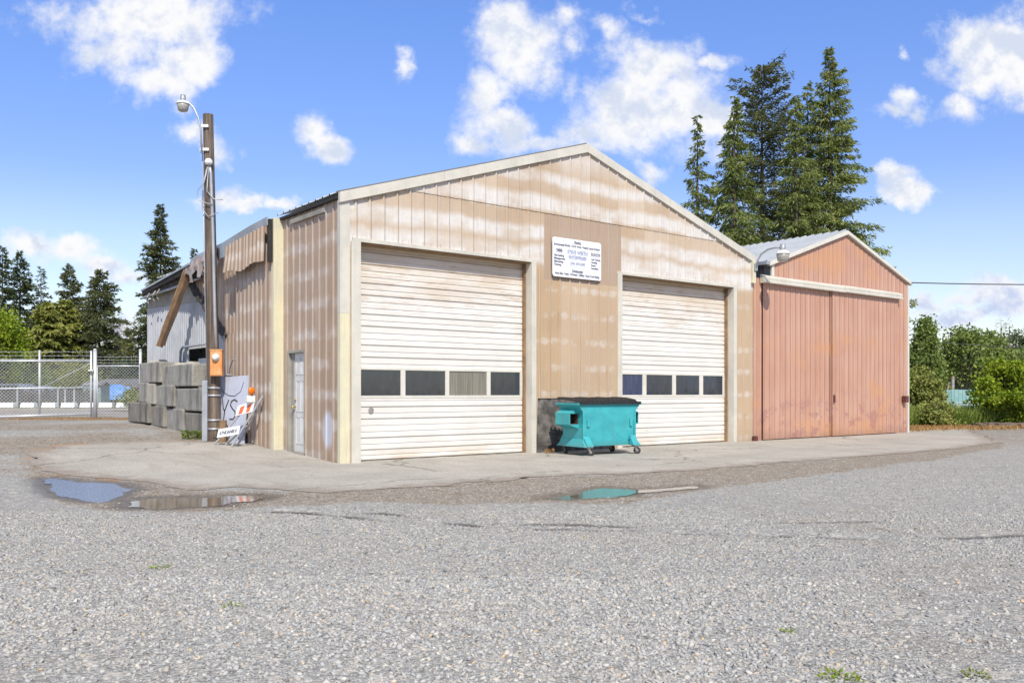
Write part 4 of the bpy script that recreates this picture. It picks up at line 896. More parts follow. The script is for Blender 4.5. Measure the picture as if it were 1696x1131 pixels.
lines([('Planning', 5.975, 4.775, .085, 'CENTER', .2), ('Environmental Permits - D.N.R. Forms - Property Layout & Return', 5.975, 4.685, .075, 'CENTER', 1.42),
       ('TIMBER', 5.42, 4.55, .085, 'CENTER', .2), ('Harvesting', 5.26, 4.44, .068, 'LEFT', .30), ('Management', 5.26, 4.37, .068, 'LEFT', .34), ('Marketing', 5.26, 4.30, .068, 'LEFT', .28), ('Thinning', 5.26, 4.23, .068, 'LEFT', .22),
       ('EXCAVATION', 6.55, 4.55, .085, 'CENTER', .30), ('Land Clearing', 6.41, 4.44, .068, 'LEFT', .29), ('Grading', 6.41, 4.37, .068, 'LEFT', .19), ('Roads', 6.41, 4.30, .068, 'LEFT', .14), ('Demolition', 6.41, 4.23, .068, 'LEFT', .23),
       ('Development', 5.975, 4.115, .085, 'CENTER', .34), ('Home Sites - Roads - Driveways - Utilities - Dump Truck Hauling', 5.975, 4.035, .075, 'CENTER', 1.38)], mb)
mb.box(5.82, 6.13, yy, yy + .001, 4.762, 4.767).box(5.32, 5.52, yy, yy + .001, 4.535, 4.54).box(6.4, 6.7, yy, yy + .001, 4.535, 4.54).box(5.8, 6.15, yy, yy + .001, 4.10, 4.105)
mb.build('lettering', M['ink'], SG)
mb = MB(); lines([('STEVE WIRTH', 5.98, 4.525, .12, 'CENTER', .62), ('ENTERPRISES', 5.98, 4.42, .10, 'CENTER', .56), ('(360) 829-2089', 5.98, 4.285, .085, 'CENTER', .46)], mb)
for a, b, c, d in ((5.66, 6.30, 4.63, 4.634), (5.66, 6.30, 4.215, 4.219), (5.66, 5.664, 4.215, 4.63), (6.296, 6.30, 4.215, 4.63), (5.72, 6.24, 4.245, 4.25), (5.7, 6.26, 4.395, 4.40)): mb.box(a, b, yy, yy + .001, c, d)
mb.build('heading_lettering', M['ink_pale'], SG)

# ================================================================ dumpster
DP = thing('dumpster', 'teal steel front load dumpster on casters with black ribbed lid', 'dumpster', (5.8, -1.07, 0), 'F')
DP.rotation_euler = (0, 0, TH - R(6.5))
xa, xb, yf_, yr = 5.02, 6.42, -1.45, -.66
def shell():
    mb = MB(); t_ = .012
    def ring(x0, x1, y0, y1, z): return [(x0, y0, z), (x1, y0, z), (x1, y1, z), (x0, y1, z)]
    b = ring(xa, xb, yf_ + .04, yr - .03, .20); m1 = ring(xa - .0, xb + .0, yf_, yr, .92); m2 = ring(xa - .13, xb + .13, yf_ - .0, yr, 1.08); tp = ring(xa - .13, xb + .13, yf_ - .0, yr, 1.12)
    vs = b + m1 + m2 + tp; fs = [(0, 3, 2, 1)]
    for l in range(3):
        for k in range(4): fs.append((4 * l + k, 4 * l + (k + 1) % 4, 4 * l + 4 + (k + 1) % 4, 4 * l + 4 + k))
    mb.add(vs, fs)
    # rim lip and end ribs
    mb.box(xa - .17, xb + .17, yf_ - .03, yf_ + .01, 1.085, 1.125).box(xa - .17, xb + .17, yr - .01, yr + .03, 1.085, 1.125).box(xa - .17, xa - .12, yf_, yr, 1.085, 1.125).box(xb + .12, xb + .17, yf_, yr, 1.085, 1.125)
    mb.box(xa - .02, xa + .02, yf_ - .012, yf_ + .02, .2, .95).box(xb - .02, xb + .02, yf_ - .012, yf_ + .02, .2, .95)
    # small stops and front stiffener dents
    for x in (xa + .12, xb - .12): mb.box(x - .03, x + .03, yf_ - .02, yf_, .62, .78); mb.box(x - .05, x + .05, yf_ - .02, yf_ + .02, .33, .345)
    # feet
    for x, sx in ((xa, 1), (xb, -1)):
        for y, sy in ((yf_, -1), (yr, 1)):
            mb.hexa([(x, y - .0, .20), (x + sx * .16, y, .20), (x + sx * .16, y + sy * .16, .20), (x, y + sy * .16, .20)][::1], [(x, y - sy * .02, .42), (x + sx * .14, y - sy * .02, .42), (x + sx * .14, y + sy * .002, .42), (x, y + sy * .002, .42)])
    for x, sx in ((xa, -1), (xb, 1)): mb.hexa([(x, yf_ - .14, .19), (x + sx * .08, yf_ - .14, .19), (x + sx * .08, yr + .12, .19), (x, yr + .12, .19)], [(x, yf_ + .03, .36), (x + sx * .01, yf_ + .03, .36), (x + sx * .01, yr - .05, .36), (x, yr - .05, .36)])
    return mb.build('body', M['teal'], DP, bevel=.004)
body = shell()
def pocket(x, sx):
    y0, y1, z0, z1, d = -1.28, -.74, .66, .91, .24; X0, X1 = (x - d, x + .0) if sx < 0 else (x, x + d); t_ = .012
    mb = MB().box(X0, X1, y0, y1, z1 - t_, z1).box(X0, X1, y0, y1, z0, z0 + t_)
    xo = X0 if sx < 0 else X1 - t_; mb.box(xo, xo + t_, y0, y1, z0 + t_, z1 - t_)
    if sx < 0: mb.hexa([(X0, y0, z1), (X1, y0 - .0, z1), (X1, y1, z1), (X0, y1, z1)], [(X1 - .02, y0, z1 + .1), (X1, y0, z1 + .1), (X1, y1, z1 + .1), (X1 - .02, y1, z1 + .1)]); mb.hexa([(X1 - .02, y0, z0 - .08), (X1, y0, z0 - .08), (X1, y1, z0 - .08), (X1 - .02, y1, z0 - .08)], [(X0, y0, z0), (X1, y0, z0), (X1, y1, z0), (X0, y1, z0)])
    else: mb.hexa([(X0, y0, z1), (X1, y0, z1), (X1, y1, z1), (X0, y1, z1)], [(X0, y0, z1 + .1), (X0 + .02, y0, z1 + .1), (X0 + .02, y1, z1 + .1), (X0, y1, z1 + .1)]); mb.hexa([(X0, y0, z0 - .08), (X0 + .02, y0, z0 - .08), (X0 + .02, y1, z0 - .08), (X0, y1, z0 - .08)], [(X0, y0, z0), (X1, y0, z0), (X1, y1, z0), (X0, y1, z0)])
    p = mb.build('fork_pocket', M['teal'], DP, bevel=.003)
    MB().box(X0 + .014, X1 - .004, y0 + .03, y1 - .02, z0 + .013, z0 + .02).box(X0 + .014, X1 - .004, y0 + .25, y0 + .27, z0 + .02, z1 - .015).box(X1 - .012, X1 - .003, y0 + .03, y0 + .25, z0 + .02, z1 - .015).box(X0 + .014, X0 + .02, y0 + .03, y0 + .25, z0 + .02, z1 - .015).build('pocket_shade', M['pocket_dark'], p)  # dark sheets stand in for the shade inside the pocket
pocket(xa, -1); pocket(xb, 1)
mb = MB(); n = 15; vs = []
for i in range(n * 4 + 1):
    x = xa - .15 + (xb - xa + .30) * i / (n * 4); up = .05 if (i % 4) in (1, 2) else 0
    for j in range(7):
        y = yr + .01 + (yf_ - .03 - yr) * j / 6; crown = .07 * (1 - (j / 6) ** 2); dr = .035 if j == 6 else 0
        vs.append((x, y, 1.13 + crown + (up if j < 6 else 0) - dr * .6 + .006 * math.sin(i * .37)))
N7 = 7; mb.add(vs, [(i * N7 + j, (i + 1) * N7 + j, (i + 1) * N7 + j + 1, i * N7 + j + 1) for i in range(n * 4) for j in range(6)])
mb.box(xa - .13, xb + .13, yf_ - .055, yf_ - .02, 1.10, 1.155)
mb.build('lid', M['blackplastic'], DP)
def caster(x, y, ang):
    c = MB().box(x - .06, x + .06, y - .06, y + .06, .17, .195); d = Vector((math.cos(ang), math.sin(ang), 0)); s_ = Vector((-d.y, d.x, 0)); w = Vector((x, y, .08)) + d * .035
    for q in (-.035, .035): c.hexa([tuple(w + s_ * q + d * a + s_ * b) for a, b in ((-.02, -.004), (.02, -.004), (.02, .004), (-.02, .004))], [tuple(Vector((x, y, .175)) + s_ * q + d * a + s_ * b) for a, b in ((-.045, -.004), (.03, -.004), (.03, .004), (-.045, .004))])
    p = c.build('caster', M['steel'], DP)
    MB().lathe(w - s_ * .024, [(.04, 0), (.076, .003), (.08, .012), (.08, .036), (.076, .045), (.04, .048)], 20, s_).build('wheel', M['rubber'], p)
    MB().lathe(w - s_ * .03, [(.012, 0), (.03, .006), (.03, .054), (.012, .06)], 14, s_).build('wheel_hub', M['steel'], p)
for x, y, a in ((5.13, yf_ - .05, -.9), (5.13, yr + .04, -1.9), (6.40, yf_ - .04, -.8), (6.40, yr + .04, -1.4)): caster(x, y, a)

# ================================================================ utility pole with yard light
PB = L2W(-.71, 4.84); pz = terr(PB[0], PB[1]); TP = L2W(-.93, 4.9)
UP = thing('utility_pole', 'tall leaning weathered wooden utility pole beside the concrete blocks', 'pole', (PB[0], PB[1], pz))
top = Vector((-6.93, PB[1], 7.68)); bot = Vector((PB[0], PB[1], pz - .1)); 
def onp(z): return bot.lerp(top, (z - bot.z) / (top.z - bot.z))
mb = MB(); mb.tube([onp(pz - .1 + (7.78 - pz) * k / 12) for k in range(13)], [.143 - .03 * k / 12 for k in range(13)], 18); mb.build('pole_shaft', M['pole'], UP, smooth=False)
def side(z, dx, dy): p = onp(z); return (p.x + dx, p.y + dy, p.z)
MB().tube([side(2.28, .13, -.13), side(3.0, .11, -.125), side(5.0, .10, -.12), side(6.3, .08, -.13), side(6.55, .05, -.14)], .035, 10).build('conduit', M['galv'], UP, smooth=True)
MB().tube([side(1.2, -.10, -.12), side(4.0, -.12, -.09), side(7.0, -.13, -.05)], .012, 6).build('ground_wire_cover', M['galv'], UP, smooth=True)
MB().box(*[v for ab in zip((PB[0] - .22, PB[1] - .2, pz), (PB[0] - .10, PB[1] - .03, 1.62)) for v in ab]).build('steel_channel', M['galv'], UP, bevel=.01)
mb = MB()
for z in (.52, .72, 1.28, 1.45):
    c = onp(z); MB().lathe((c.x - .0, c.y - .0, z - .02), [(.150, 0), (.157, .0), (.157, .045), (.150, .045)], 18).build('steel_strap', M['galv'], UP, smooth=True)
mb = MB()
for z in (6.85, 7.38): c = onp(z); MB().box(c.x - .15, c.x + .05, c.y - .16, c.y - .12, z - .03, z + .03).build('arm_bracket', M['white_paint'], UP)
c = onp(6.62); MB().lathe((c.x + .05, c.y - .17, 6.52), [(.05, -.03), (.085, 0), (.09, .05), (.06, .10), (.02, .12)], 14).build('weatherhead', M['white_paint'], UP, smooth=True)
mb = MB(); q = lambda dx, z: (onp(z).x + dx, onp(z).y - .18, z)
mb.tube([q(.03, 6.45), q(-.05, 6.1), q(-.22, 5.9), q(-.2, 5.7), q(.0, 5.62), q(.12, 5.6)], .010, 5); mb.tube([q(.02, 6.45), q(-.1, 6.0), q(-.12, 5.5), q(.02, 5.32), q(.25, 5.42)], .010, 5); mb.tube([q(.05, 6.45), q(.0, 5.9), q(.15, 5.72), q(.36, 5.70)], .010, 5)
mb.build('loose_wires', M['galv'], UP, smooth=True)
mb = MB(); arm = [q(-.10, 6.75), q(-.11, 7.3), q(-.16, 7.55), q(-.26, 7.78), q(-.38, 7.90), q(-.46, 7.93)]; mb.tube(arm, .022, 8); mb.build('lamp_arm', M['galv'], UP, smooth=True)
hp = Vector(arm[-1]) + Vector((-.04, 0, -.10)); lamp_head(UP, hp, .82)
# meter box on the pole
mc = onp(1.95); MT = thing('electric_meter', 'orange rusted electric meter box with round glass dial on the utility pole', 'meter', (mc.x + .10, mc.y - .17, 1.72))
bx0, bx1, by0, by1 = mc.x + .03, mc.x + .30, mc.y - .30, mc.y - .17
MB().box(bx0, bx1, by0, by1, 1.72, 2.31).box(bx0 - .01, bx1 + .01, by0 - .012, by1, 2.29, 2.32).build('meter_box', M['meter_orange'], MT, bevel=.012)
MB().box(bx0 + .02, bx1 - .02, by0 - .01, by0, 1.74, 1.98).build('lower_cover', M['meter_orange'], MT, bevel=.004)
MB().lathe(((bx0 + bx1) / 2, by0, 2.14), [(.09, 0), (.09, .02), (.075, .03), (.07, .07), (.04, .09)], 20, (0, -1, 0)).build('meter_dial', M['meter_glass'], MT, smooth=True)

# ================================================================ painted board, log, barricade
def F2(x, y, z): return (x, y, z)
PS = thing('painted_board', 'leaning pale board with black spray painted letters behind the utility pole', 'board', (-.42, 4.6, .22), 'F')
A, B_ = Vector((-.62, 4.95, .25)), Vector((-.34, 4.02, .20))
lean = Vector((.12, .03, 0)); hA, hB = 1.45, 1.54
ax = (B_ - A); a0, b0, c0, d0 = A, B_, B_ + lean + Vector((0, 0, hB)), A + lean + Vector((0, 0, hA)); nrm = ax.cross(Vector((lean.x, lean.y, 1.5))).normalized()
if nrm.x > 0: nrm = -nrm
MB().hexa([a0, b0, b0 - nrm * .02, a0 - nrm * .02], [d0, c0, c0 - nrm * .02, d0 - nrm * .02]).build('board', M['poster'], PS)
axn = ax.normalized(); upn = (lean + Vector((0, 0, 1.5))).normalized()
def onb(u, v, e=.004): return a0 + ax * u + upn * v + nrm * e
mb = MB()
def stroke(pts, w=.03):
    pp = [onb(u, v) for u, v in pts]
    for p, q_ in zip(pp[:-1], pp[1:]):
        d = (q_ - p).normalized(); s_ = d.cross(nrm) * w / 2; mb.add([p - s_ - d * w * .2, p + s_ - d * w * .2, q_ + s_ + d * w * .2, q_ - s_ + d * w * .2], [(0, 1, 2, 3)])
stroke([(.0, 1.22), (.12, 1.12), (.32, 1.05), (.55, 1.05), (.75, 1.16), (.84, 1.38)], .018)
stroke([(.10, .98), (.16, .75), (.20, .70)]); stroke([(.34, .95), (.22, .70), (.2, .45)], .035)
stroke([(.66, .93), (.55, .97), (.44, .92), (.42, .83), (.50, .76), (.60, .70), (.62, .60), (.54, .52), (.42, .52)], .035)
stroke([(.22, .42), (.34, .38), (.42, .28), (.46, .1)], .03); stroke([(.55, .33), (.66, .34), (.76, .25), (.80, .10)], .03)
mb.build('spray_letters', M['spray'], PS)
lg = L2W(-.66, 4.50); LG = MB(); LG.tube([(lg[0], lg[1], terr(*lg[:2]) - .02), (lg[0] + .02, lg[1] + .02, terr(*lg[:2]) + .50)], [.09, .08], 12); lo_ = LG.build('wood_post_stub', M['wood'], None, origin=(lg[0], lg[1], terr(*lg[:2]))); tag(lo_, 'short split wooden stump between the utility pole and the painted board', 'stump')
BC = thing('barricade', 'folded road barricade with orange and white stripes leaning on the brown wall', 'barricade', (-.72, 3.95, .2), 'F')
zb_ = tl(-.7, 3.9)
f1, f2 = Vector((-1.02, 4.02, zb_ + .0)), Vector((-.80, 3.52, zb_))     # feet
t1, t2 = Vector((-.55, 4.02, 1.22)), Vector((-.24, 3.42, 1.30))
sh = Vector((0, 0, 0))
mb = MB()
L1a, L1b = f1, Vector((-.50, 3.60, .98)); L2a, L2b = f2, Vector((-.26, 3.13, 1.28))
mb.beam(L1a, L1b, .045, .03); mb.beam(L2a, L2b, .05, .035)
mb.build('leg', M['galv'], BC)
MB().beam(f1 + Vector((.22, -.12, 0)), L1b + Vector((.05, -.05, -.35)), .035, .03).beam(f2 + Vector((.16, .1, 0)), L2b + Vector((.0, .1, -.2)), .035, .03).build('leg', M['galv'], BC)
def board(ta, tb, h, mname, nm, e=.03):
    p, q_ = L1a.lerp(L1b, ta), L2a.lerp(L2b, tb); dd = (q_ - p).normalized(); up = (L1b - L1a).normalized(); nn = dd.cross(up).normalized()
    if nn.y > 0: nn = -nn
    p = p + nn * e - dd * .04; q_ = q_ + nn * e + dd * .03; up = (up - dd * up.dot(dd)).normalized()
    o = MB().hexa([p, q_, q_ + nn * .015, p + nn * .015], [p + up * h, q_ + up * h, q_ + up * h + nn * .015, p + up * h + nn * .015]).build(nm, M[mname], BC); return p + nn * .017, q_ + nn * .017, up, dd, nn
p, q_, up, dd, nn = board(.80, .66, .26, 'white_paint', 'striped_board'); W_ = (q_ - p).length
mb = MB()
for a in (.18, .62):
    s0_ = p + dd * W_ * a; mb.add([s0_ + up * .02, s0_ + dd * W_ * .22 + up * .02, s0_ + dd * W_ * .28 + up * .22, s0_ + dd * W_ * .02 + up * .2], [(0, 1, 2, 3)])
mb.build('orange_stripe', M['orange'], BC)
p, q_, up, dd, nn = board(.20, .22, .2, 'white_paint', 'lower_board'); mb = MB(); W_ = (q_ - p).length
text_into(mb, 'ATHE JANES II', 0, 0, .1, 0, 'LEFT', W_ * .8, plane=lambda a, b: p + nn * .002 + dd * (a + W_ * .1) + up * (b + .06)); mb.build('lettering', M['ink'], BC)
wl = L1a.lerp(L1b, .93).lerp(L2a.lerp(L2b, .83), .55) + Vector((-.02, -.05, .20))
MB().box(wl.x - .09, wl.x + .09, wl.y - .05, wl.y + .05, wl.z - .08, wl.z + .07).build('warning_light_case', M['white_paint'], BC, bevel=.01)
MB().lathe(wl + Vector((0, -.035, .17)), [(.03, 0), (.07, .008), (.082, .03), (.07, .055), (.03, .065)], 18, (0, -1, 0)).lathe(wl + Vector((0, .0, .06)), [(.05, 0), (.05, .03)], 10).build('amber_light', M['amber'], BC, smooth=True)

# ================================================================ concrete blocks
BH = .55
def block(name_i, pxa, pxb, lx, row, depth, m, label, endw=.0):
    ya, yb = sorted((V(pxa, lx), V(pxb, lx))); zb = tl(lx, (ya + yb) / 2) + .0
    base = {0: 0, 1: BH + .01, 2: 2 * BH + .02}[row]; z0 = ROWZ((ya + yb) / 2) + base
    T = thing('concrete_block', label, 'concrete block', (lx + depth / 2, (ya + yb) / 2, z0), 'F', 'stacked concrete blocks by the shed')
    rs = random.Random(name_i); j = lambda: rs.uniform(-.012, .012)
    b = MB(); b.hexa([(lx + j(), ya + .008, z0), (lx + depth, ya + .008 + j(), z0), (lx + depth, yb - .008, z0), (lx + j(), yb - .008, z0)], [(lx + j(), ya + .008 + j(), z0 + BH), (lx + depth, ya + .008, z0 + BH), (lx + depth, yb - .008, z0 + BH), (lx + j(), yb - .008, z0 + BH)])
    b.build('block_body', M[m], T, bevel=.03)
    if row == 2:
        for q in ((.3, .7) if yb - ya > 1 else (.5,)):
            y = ya + (yb - ya) * q; k = MB().hexa([(lx + .08, y - .18, z0 + BH), (lx + depth - .08, y - .18, z0 + BH), (lx + depth - .08, y + .18, z0 + BH), (lx + .08, y + .18, z0 + BH)], [(lx + .14, y - .12, z0 + BH + .07), (lx + depth - .14, y - .12, z0 + BH + .07), (lx + depth - .14, y + .12, z0 + BH + .07), (lx + .14, y + .12, z0 + BH + .07)])
            k.build('interlock_knob', M['block_pale'], T, bevel=.02)
ROWZ = lambda y: .25 + (y - 5.2) * .055
bl = [(0, 212, 244, -.95, 0, .5, 'block_dark', 'dark stained concrete block at the left end of the bottom row by the fence'),
      (1, 249, 271, -.84, 0, .5, 'block_dark', 'black streaked concrete block, second from the left in the bottom row'),
      (2, 274, 303, -.74, 0, .5, 'block', 'plain grey concrete block, third from the left in the bottom row'),
      (3, 304, 345, -.68, 0, .5, 'block_dark', 'mossy dark concrete block in the bottom row, touching the utility pole'),
      (4, 229, 242, -.90, 1, .5, 'block', 'narrow grey concrete block at the left end of the middle row'),
      (5, 242.5, 254, -.88, 1, .5, 'block_pale', 'narrow paler concrete block, second in the middle row'),
      (6, 254.5, 284, -.80, 1, .5, 'block', 'wide grey concrete block in the centre of the middle row'),
      (7, 286, 334, -.70, 1, .5, 'block', 'concrete block with a chipped dark lower corner at the right end of the middle row'),
      (8, 231, 262, -.84, 2, .46, 'block', 'grey concrete block with pale end at the left of the top row'),
      (9, 268, 318, -.72, 2, .5, 'block', 'long grey concrete block with pale end at the right of the top row')]
for b in bl: block(*b)

#%%OUTDOOR
# ================================================================ chain link gate and fence
def link_mesh(p0, p1, z0a, z0b, z1, d=.105, r=.0042):
    p0, p1 = Vector(p0), Vector(p1); Lg = (p1 - p0).length; e = (p1 - p0) / Lg; zl = min(z0a, z0b); H = z1 - zl; vs = []; fs = []
    nrm_ = Vector((-e.y, e.x, 0))
    def seg(u0, v0, u1, v1, s_):
        a = p0 + e * u0; a = Vector((a.x, a.y, zl + v0)) + nrm_ * s_; b = p0 + e * u1; b = Vector((b.x, b.y, zl + v1)) + nrm_ * s_; dd = (b - a).normalized(); w = dd.cross(nrm_) * r; t_ = nrm_ * r
        k = len(vs); vs.extend([a + w, a - w * .5 + t_, a - w * .5 - t_, b + w, b - w * .5 + t_, b - w * .5 - t_]); fs.extend([(k, k + 1, k + 4, k + 3), (k + 1, k + 2, k + 5, k + 4), (k + 2, k, k + 3, k + 5)])
    c = -H
    while c < Lg:
        u0, v0, u1, v1 = c, 0, c + H, H
        if u0 < 0: v0 = -u0; u0 = 0
        if u1 > Lg: v1 = H - (u1 - Lg); u1 = Lg
        if v1 - v0 > .02: seg(u0, v0, u1, v1, .003); seg(Lg - u0, v0, Lg - u1, v1, -.003)
        c += d
    return MB().add(vs, fs)
def wp(px, Z): return ((px - CX) / F * Z, Z)
def zy(py, Z): return EYE + (HY - py) * Z / F
GT = thing('chain_link_gate', 'wide galvanised chain link gate with centre rail and barbed wire on top', 'gate', (*wp(68, 27.8), .5))
Zr, Zl = 28.3, 27.0; A1, A0 = wp(151, Zr), wp(-40, Zl - .3)
def lerpw(px): f = (px + 40) / 191; Z = (Zl - .3) + (Zr - Zl + .3) * f; return (*wp(px, Z), Z)
def rail(mb, pa, pb, ya_, yb_, r): a = lerpw(pa); b = lerpw(pb); mb.tube([(a[0], a[1], zy(ya_, a[2])), (b[0], b[1], zy(yb_, b[2]))], r, 8)
mb = MB(); rail(mb, -40, 151, 597.8, 597.8, .028); rail(mb, -40, 151, 644, 642, .026); rail(mb, -40, 151, 691, 685.5, .028); a = lerpw(151); mb.tube([(a[0], a[1], zy(690, a[2])), (a[0], a[1], zy(581, a[2]))], .032, 8)
a = lerpw(65.5); mb.tube([(a[0], a[1], zy(689, a[2])), (a[0], a[1], zy(580, a[2]))], .032, 8)
a, b = lerpw(68), lerpw(149); mb.tube([(a[0], a[1], zy(642, a[2])), (b[0], b[1], zy(602, b[2]))], .008, 6)
mb.build('gate_frame', M['galv_bright'], GT, smooth=True)
a, b = lerpw(-40), lerpw(151); link_mesh((a[0], a[1], 0), (b[0], b[1], 0), zy(691, a[2]), zy(686, b[2]), zy(595.5, b[2])).build('gate_mesh', M['galv_bright'], GT)
def barbs(px0, px1, f, ys):
    mb = MB()
    for y in ys:
        a, b = f(px0), f(px1); pa, pb = Vector((a[0], a[1], zy(y, a[2]))), Vector((b[0], b[1], zy(y, b[2]))); mb.tube([pa, pa.lerp(pb, .5) + Vector((0, 0, -.01)), pb], .005, 5)
        n = int((pb - pa).length / .13)
        for i in range(1, n):
            c = pa.lerp(pb, i / n); mb.beam(c + Vector((-.012, 0, -.025)), c + Vector((.012, 0, .025)), .004, .004); mb.beam(c + Vector((.012, 0, -.025)), c + Vector((-.012, 0, .025)), .004, .004)
    return mb
barbs(-40, 151, lerpw, (582.5, 589, 595)).build('barbed_wire', M['galv'], GT)
MB().box(lerpw(153)[0] - .06, lerpw(153)[0] + .10, 28.15, 28.32, zy(614.5, 28.3), zy(612, 28.3)).build('gate_latch', M['white_paint'], GT)
FN = thing('chain_link_fence', 'short chain link fence panel with thick posts between the gate and the concrete blocks', 'fence', (*wp(195, 28.2), .5))
def fl(px): Z = 28.3; return (*wp(px, Z), Z)
for px, r, y0, y1 in ((157.5, .055, 699, 580.5), (232.5, .042, 699, 581)):
    a = fl(px); MB().tube([(a[0], a[1], zy(y0, a[2])), (a[0], a[1], zy(y1, a[2]))], r, 14).lathe((a[0], a[1], zy(y1, a[2])), [(r * 1.1, 0), (r * 1.1, .03), (r * .5, .06)], 12).build('fence_post', M['galv_bright'], FN, smooth=True)
mb = MB(); a, b = fl(160), fl(232); mb.tube([(a[0], a[1], zy(606, 28.3)), (b[0], b[1], zy(606, 28.3))], .022, 8); mb.tube([(a[0] + .02, a[1], zy(696, 28.3)), (a[0] + .02, a[1], zy(606, 28.3))], .012, 6); mb.build('top_rail', M['galv_bright'], FN, smooth=True)
link_mesh((a[0], a[1], 0), (b[0], b[1], 0), zy(697, 28.3), zy(697, 28.3), zy(606, 28.3)).build('fence_mesh', M['galv_bright'], FN)
barbs(159, 232, fl, (591, 596, 601)).build('barbed_wire', M['galv'], FN)

# ================================================================ far side of the road
ZR = .52
def gz(py): return (EYE - ZR) * F / (py - HY)
for i, (px, lab) in enumerate(((-22, 'outside'), (14, 'leftmost of the row'), (48, 'second of the row'), (83, 'third from the left'), (115, 'fourth of the row'), (146, 'seen through the gate end post'), (177, 'right of the thick gate post'), (206, 'second right of the thick gate post'), (236, ''))):
    if lab in ('outside', ''): continue
    Z = gz(674.2); X, Y = wp(px, Z); w = 23 / F * Z
    o = MB().hexa([(X - w / 2, Y - .25, ZR - .02), (X + w / 2, Y - .25, ZR - .02), (X + w / 2, Y + .25, ZR - .02), (X - w / 2, Y + .25, ZR - .02)], [(X - w / 2 + .03, Y - .18, ZR + .26), (X + w / 2 - .03, Y - .18, ZR + .26), (X + w / 2 - .03, Y + .18, ZR + .26), (X - w / 2 + .03, Y + .18, ZR + .26)]).build('kerb_block', M['white_paint'], None, origin=(X, Y, ZR), bevel=.02)
    tag(o, 'white painted kerb block along the road, ' + lab, 'kerb block', 'white kerb blocks along the road behind the gate')
M['road'] = mat('asphalt', lambda t, p: S(t, p, t.mix(t.noise(t.oc, 3, 6), (.24, .205, .165), (.33, .29, .24)), .9))
o = MB().add([(-70, 39.6, ZR + .006), (-3, 39.6, ZR + .006), (-3, 46.5, ZR + .006), (-70, 46.5, ZR + .006)], [(0, 1, 2, 3)]).build('road', M['road']); tag(o, kind='structure')
M['shingle'] = weath('grey_shingles', (.17, .165, .175), (.12, .118, .125), 2, .9)
M['siding'] = weath('grey_siding', (.10, .095, .09), (.06, .057, .055), 2, .8)
M['bluetarp'] = weath('blue_tarp', (.09, .22, .50), (.12, .28, .58), 3, .5)
Zh = 105; HB = -.58; HS = thing('house', 'low grey house with a dark shingled roof beyond the road', 'house', (*wp(195, Zh), HB))
hx0, hx1 = wp(128, Zh)[0], wp(262, Zh)[0]; ze, zr_ = zy(642, Zh), zy(627.5, Zh + 4)
MB().box(hx0 + .4, hx1 - .4, Zh, Zh + 8, HB, ze).build('wall', M['siding'], HS)
mb = MB().hexa([(hx0, Zh - .5, ze), (hx1, Zh - .5, ze), (hx1, Zh + 8.5, ze), (hx0, Zh + 8.5, ze)], [(hx0 + 1.5, Zh + 3.9, zr_), (hx1 - 1.5, Zh + 3.9, zr_), (hx1 - 1.5, Zh + 4.1, zr_), (hx0 + 1.5, Zh + 4.1, zr_)]); mb.build('roof', M['shingle'], HS)
gx_ = wp(212, Zh)[0]; MB().add([(gx_ - 1.8, Zh - 1.2, ze), (gx_ + 1.8, Zh - 1.2, ze), (gx_, Zh - 1.2, ze + 1.0), (gx_ - 1.8, Zh + 2, ze), (gx_ + 1.8, Zh + 2, ze), (gx_, Zh + 2, ze + 1.0)], [(0, 1, 2), (0, 2, 5, 3), (1, 4, 5, 2)]).build('porch_gable', M['shingle'], HS)
for px in (150, 170, 222): x = wp(px, Zh)[0]; MB().box(x - .7, x + .7, Zh - .03, Zh + .02, HB + 1.0, HB + 2.1).build('window', M['pane'], HS)
def vehicle(px, Z, w, col, label, name='parked_car', cat='car'):
    X, Y = wp(px, Z); T = thing(name, label, cat, (X, Y, ZR)); h = .5
    pr = [(-w / 2, .3), (-w / 2, .75), (-w / 2 + .5, .85), (-w / 4 - .1, 1.35), (w / 4 - .1, 1.38), (w / 4 + .45, .88), (w / 2, .75), (w / 2, .3)]
    MB().prism(pr, Y - .85, Y + .85, lambda a, p, q: (X + p, a, ZR + q)).build('body', M[col], T, bevel=.06)
    MB().prism([(-w / 4, .9), (-w / 4 + .15, 1.28), (w / 4 - .2, 1.3), (w / 4 + .15, .9)], Y - .87, Y - .855, lambda a, p, q: (X + p, a, ZR + q)).build('side_window', M['pane'], T)
    for sx in (-1, 1): MB().lathe((X + sx * w * .32, Y - .88, ZR + .32), [(.2, 0), (.32, .02), (.32, .2), (.2, .22)], 16, (0, 1, 0)).build('wheel', M['rubber'], T)
M['car_white'] = weath('car_white', (.62, .65, .7), (.55, .58, .63), 2, .3)
M['car_blue'] = weath('car_blue_grey', (.22, .26, .34), (.18, .2, .28), 2, .3)
M['car_grey'] = weath('car_grey', (.16, .18, .22), (.12, .13, .16), 2, .3)
vehicle(199, 84, 1.9 * 1.3, 'car_white', 'white vehicle parked right of the blue tarp beyond the road')
vehicle(18, 55, 4.2, 'car_grey', 'dark grey car parked beyond the road behind the left gate leaf')
vehicle(57, 74, 4.2, 'car_blue', 'pale blue grey car beyond the road, higher up behind the centre gate post')
bt = thing('covered_boat', 'long low load under a bright blue tarp in front of the grey house', 'tarp', (*wp(180, 58), ZR)); X, Y = wp(180, 58)
mb = MB(); n = 12; vs = []
for i in range(n + 1):
    u = i / n; hh = .55 + .25 * math.sin(u * 3.1) + .05 * math.sin(u * 19)
    vs += [(X - 1.5 + 3 * u, Y - .9, ZR + .35), (X - 1.5 + 3 * u, Y - .6, ZR + .5 + hh * .7), (X - 1.5 + 3 * u, Y, ZR + .6 + hh), (X - 1.5 + 3 * u, Y + .9, ZR + .3)]
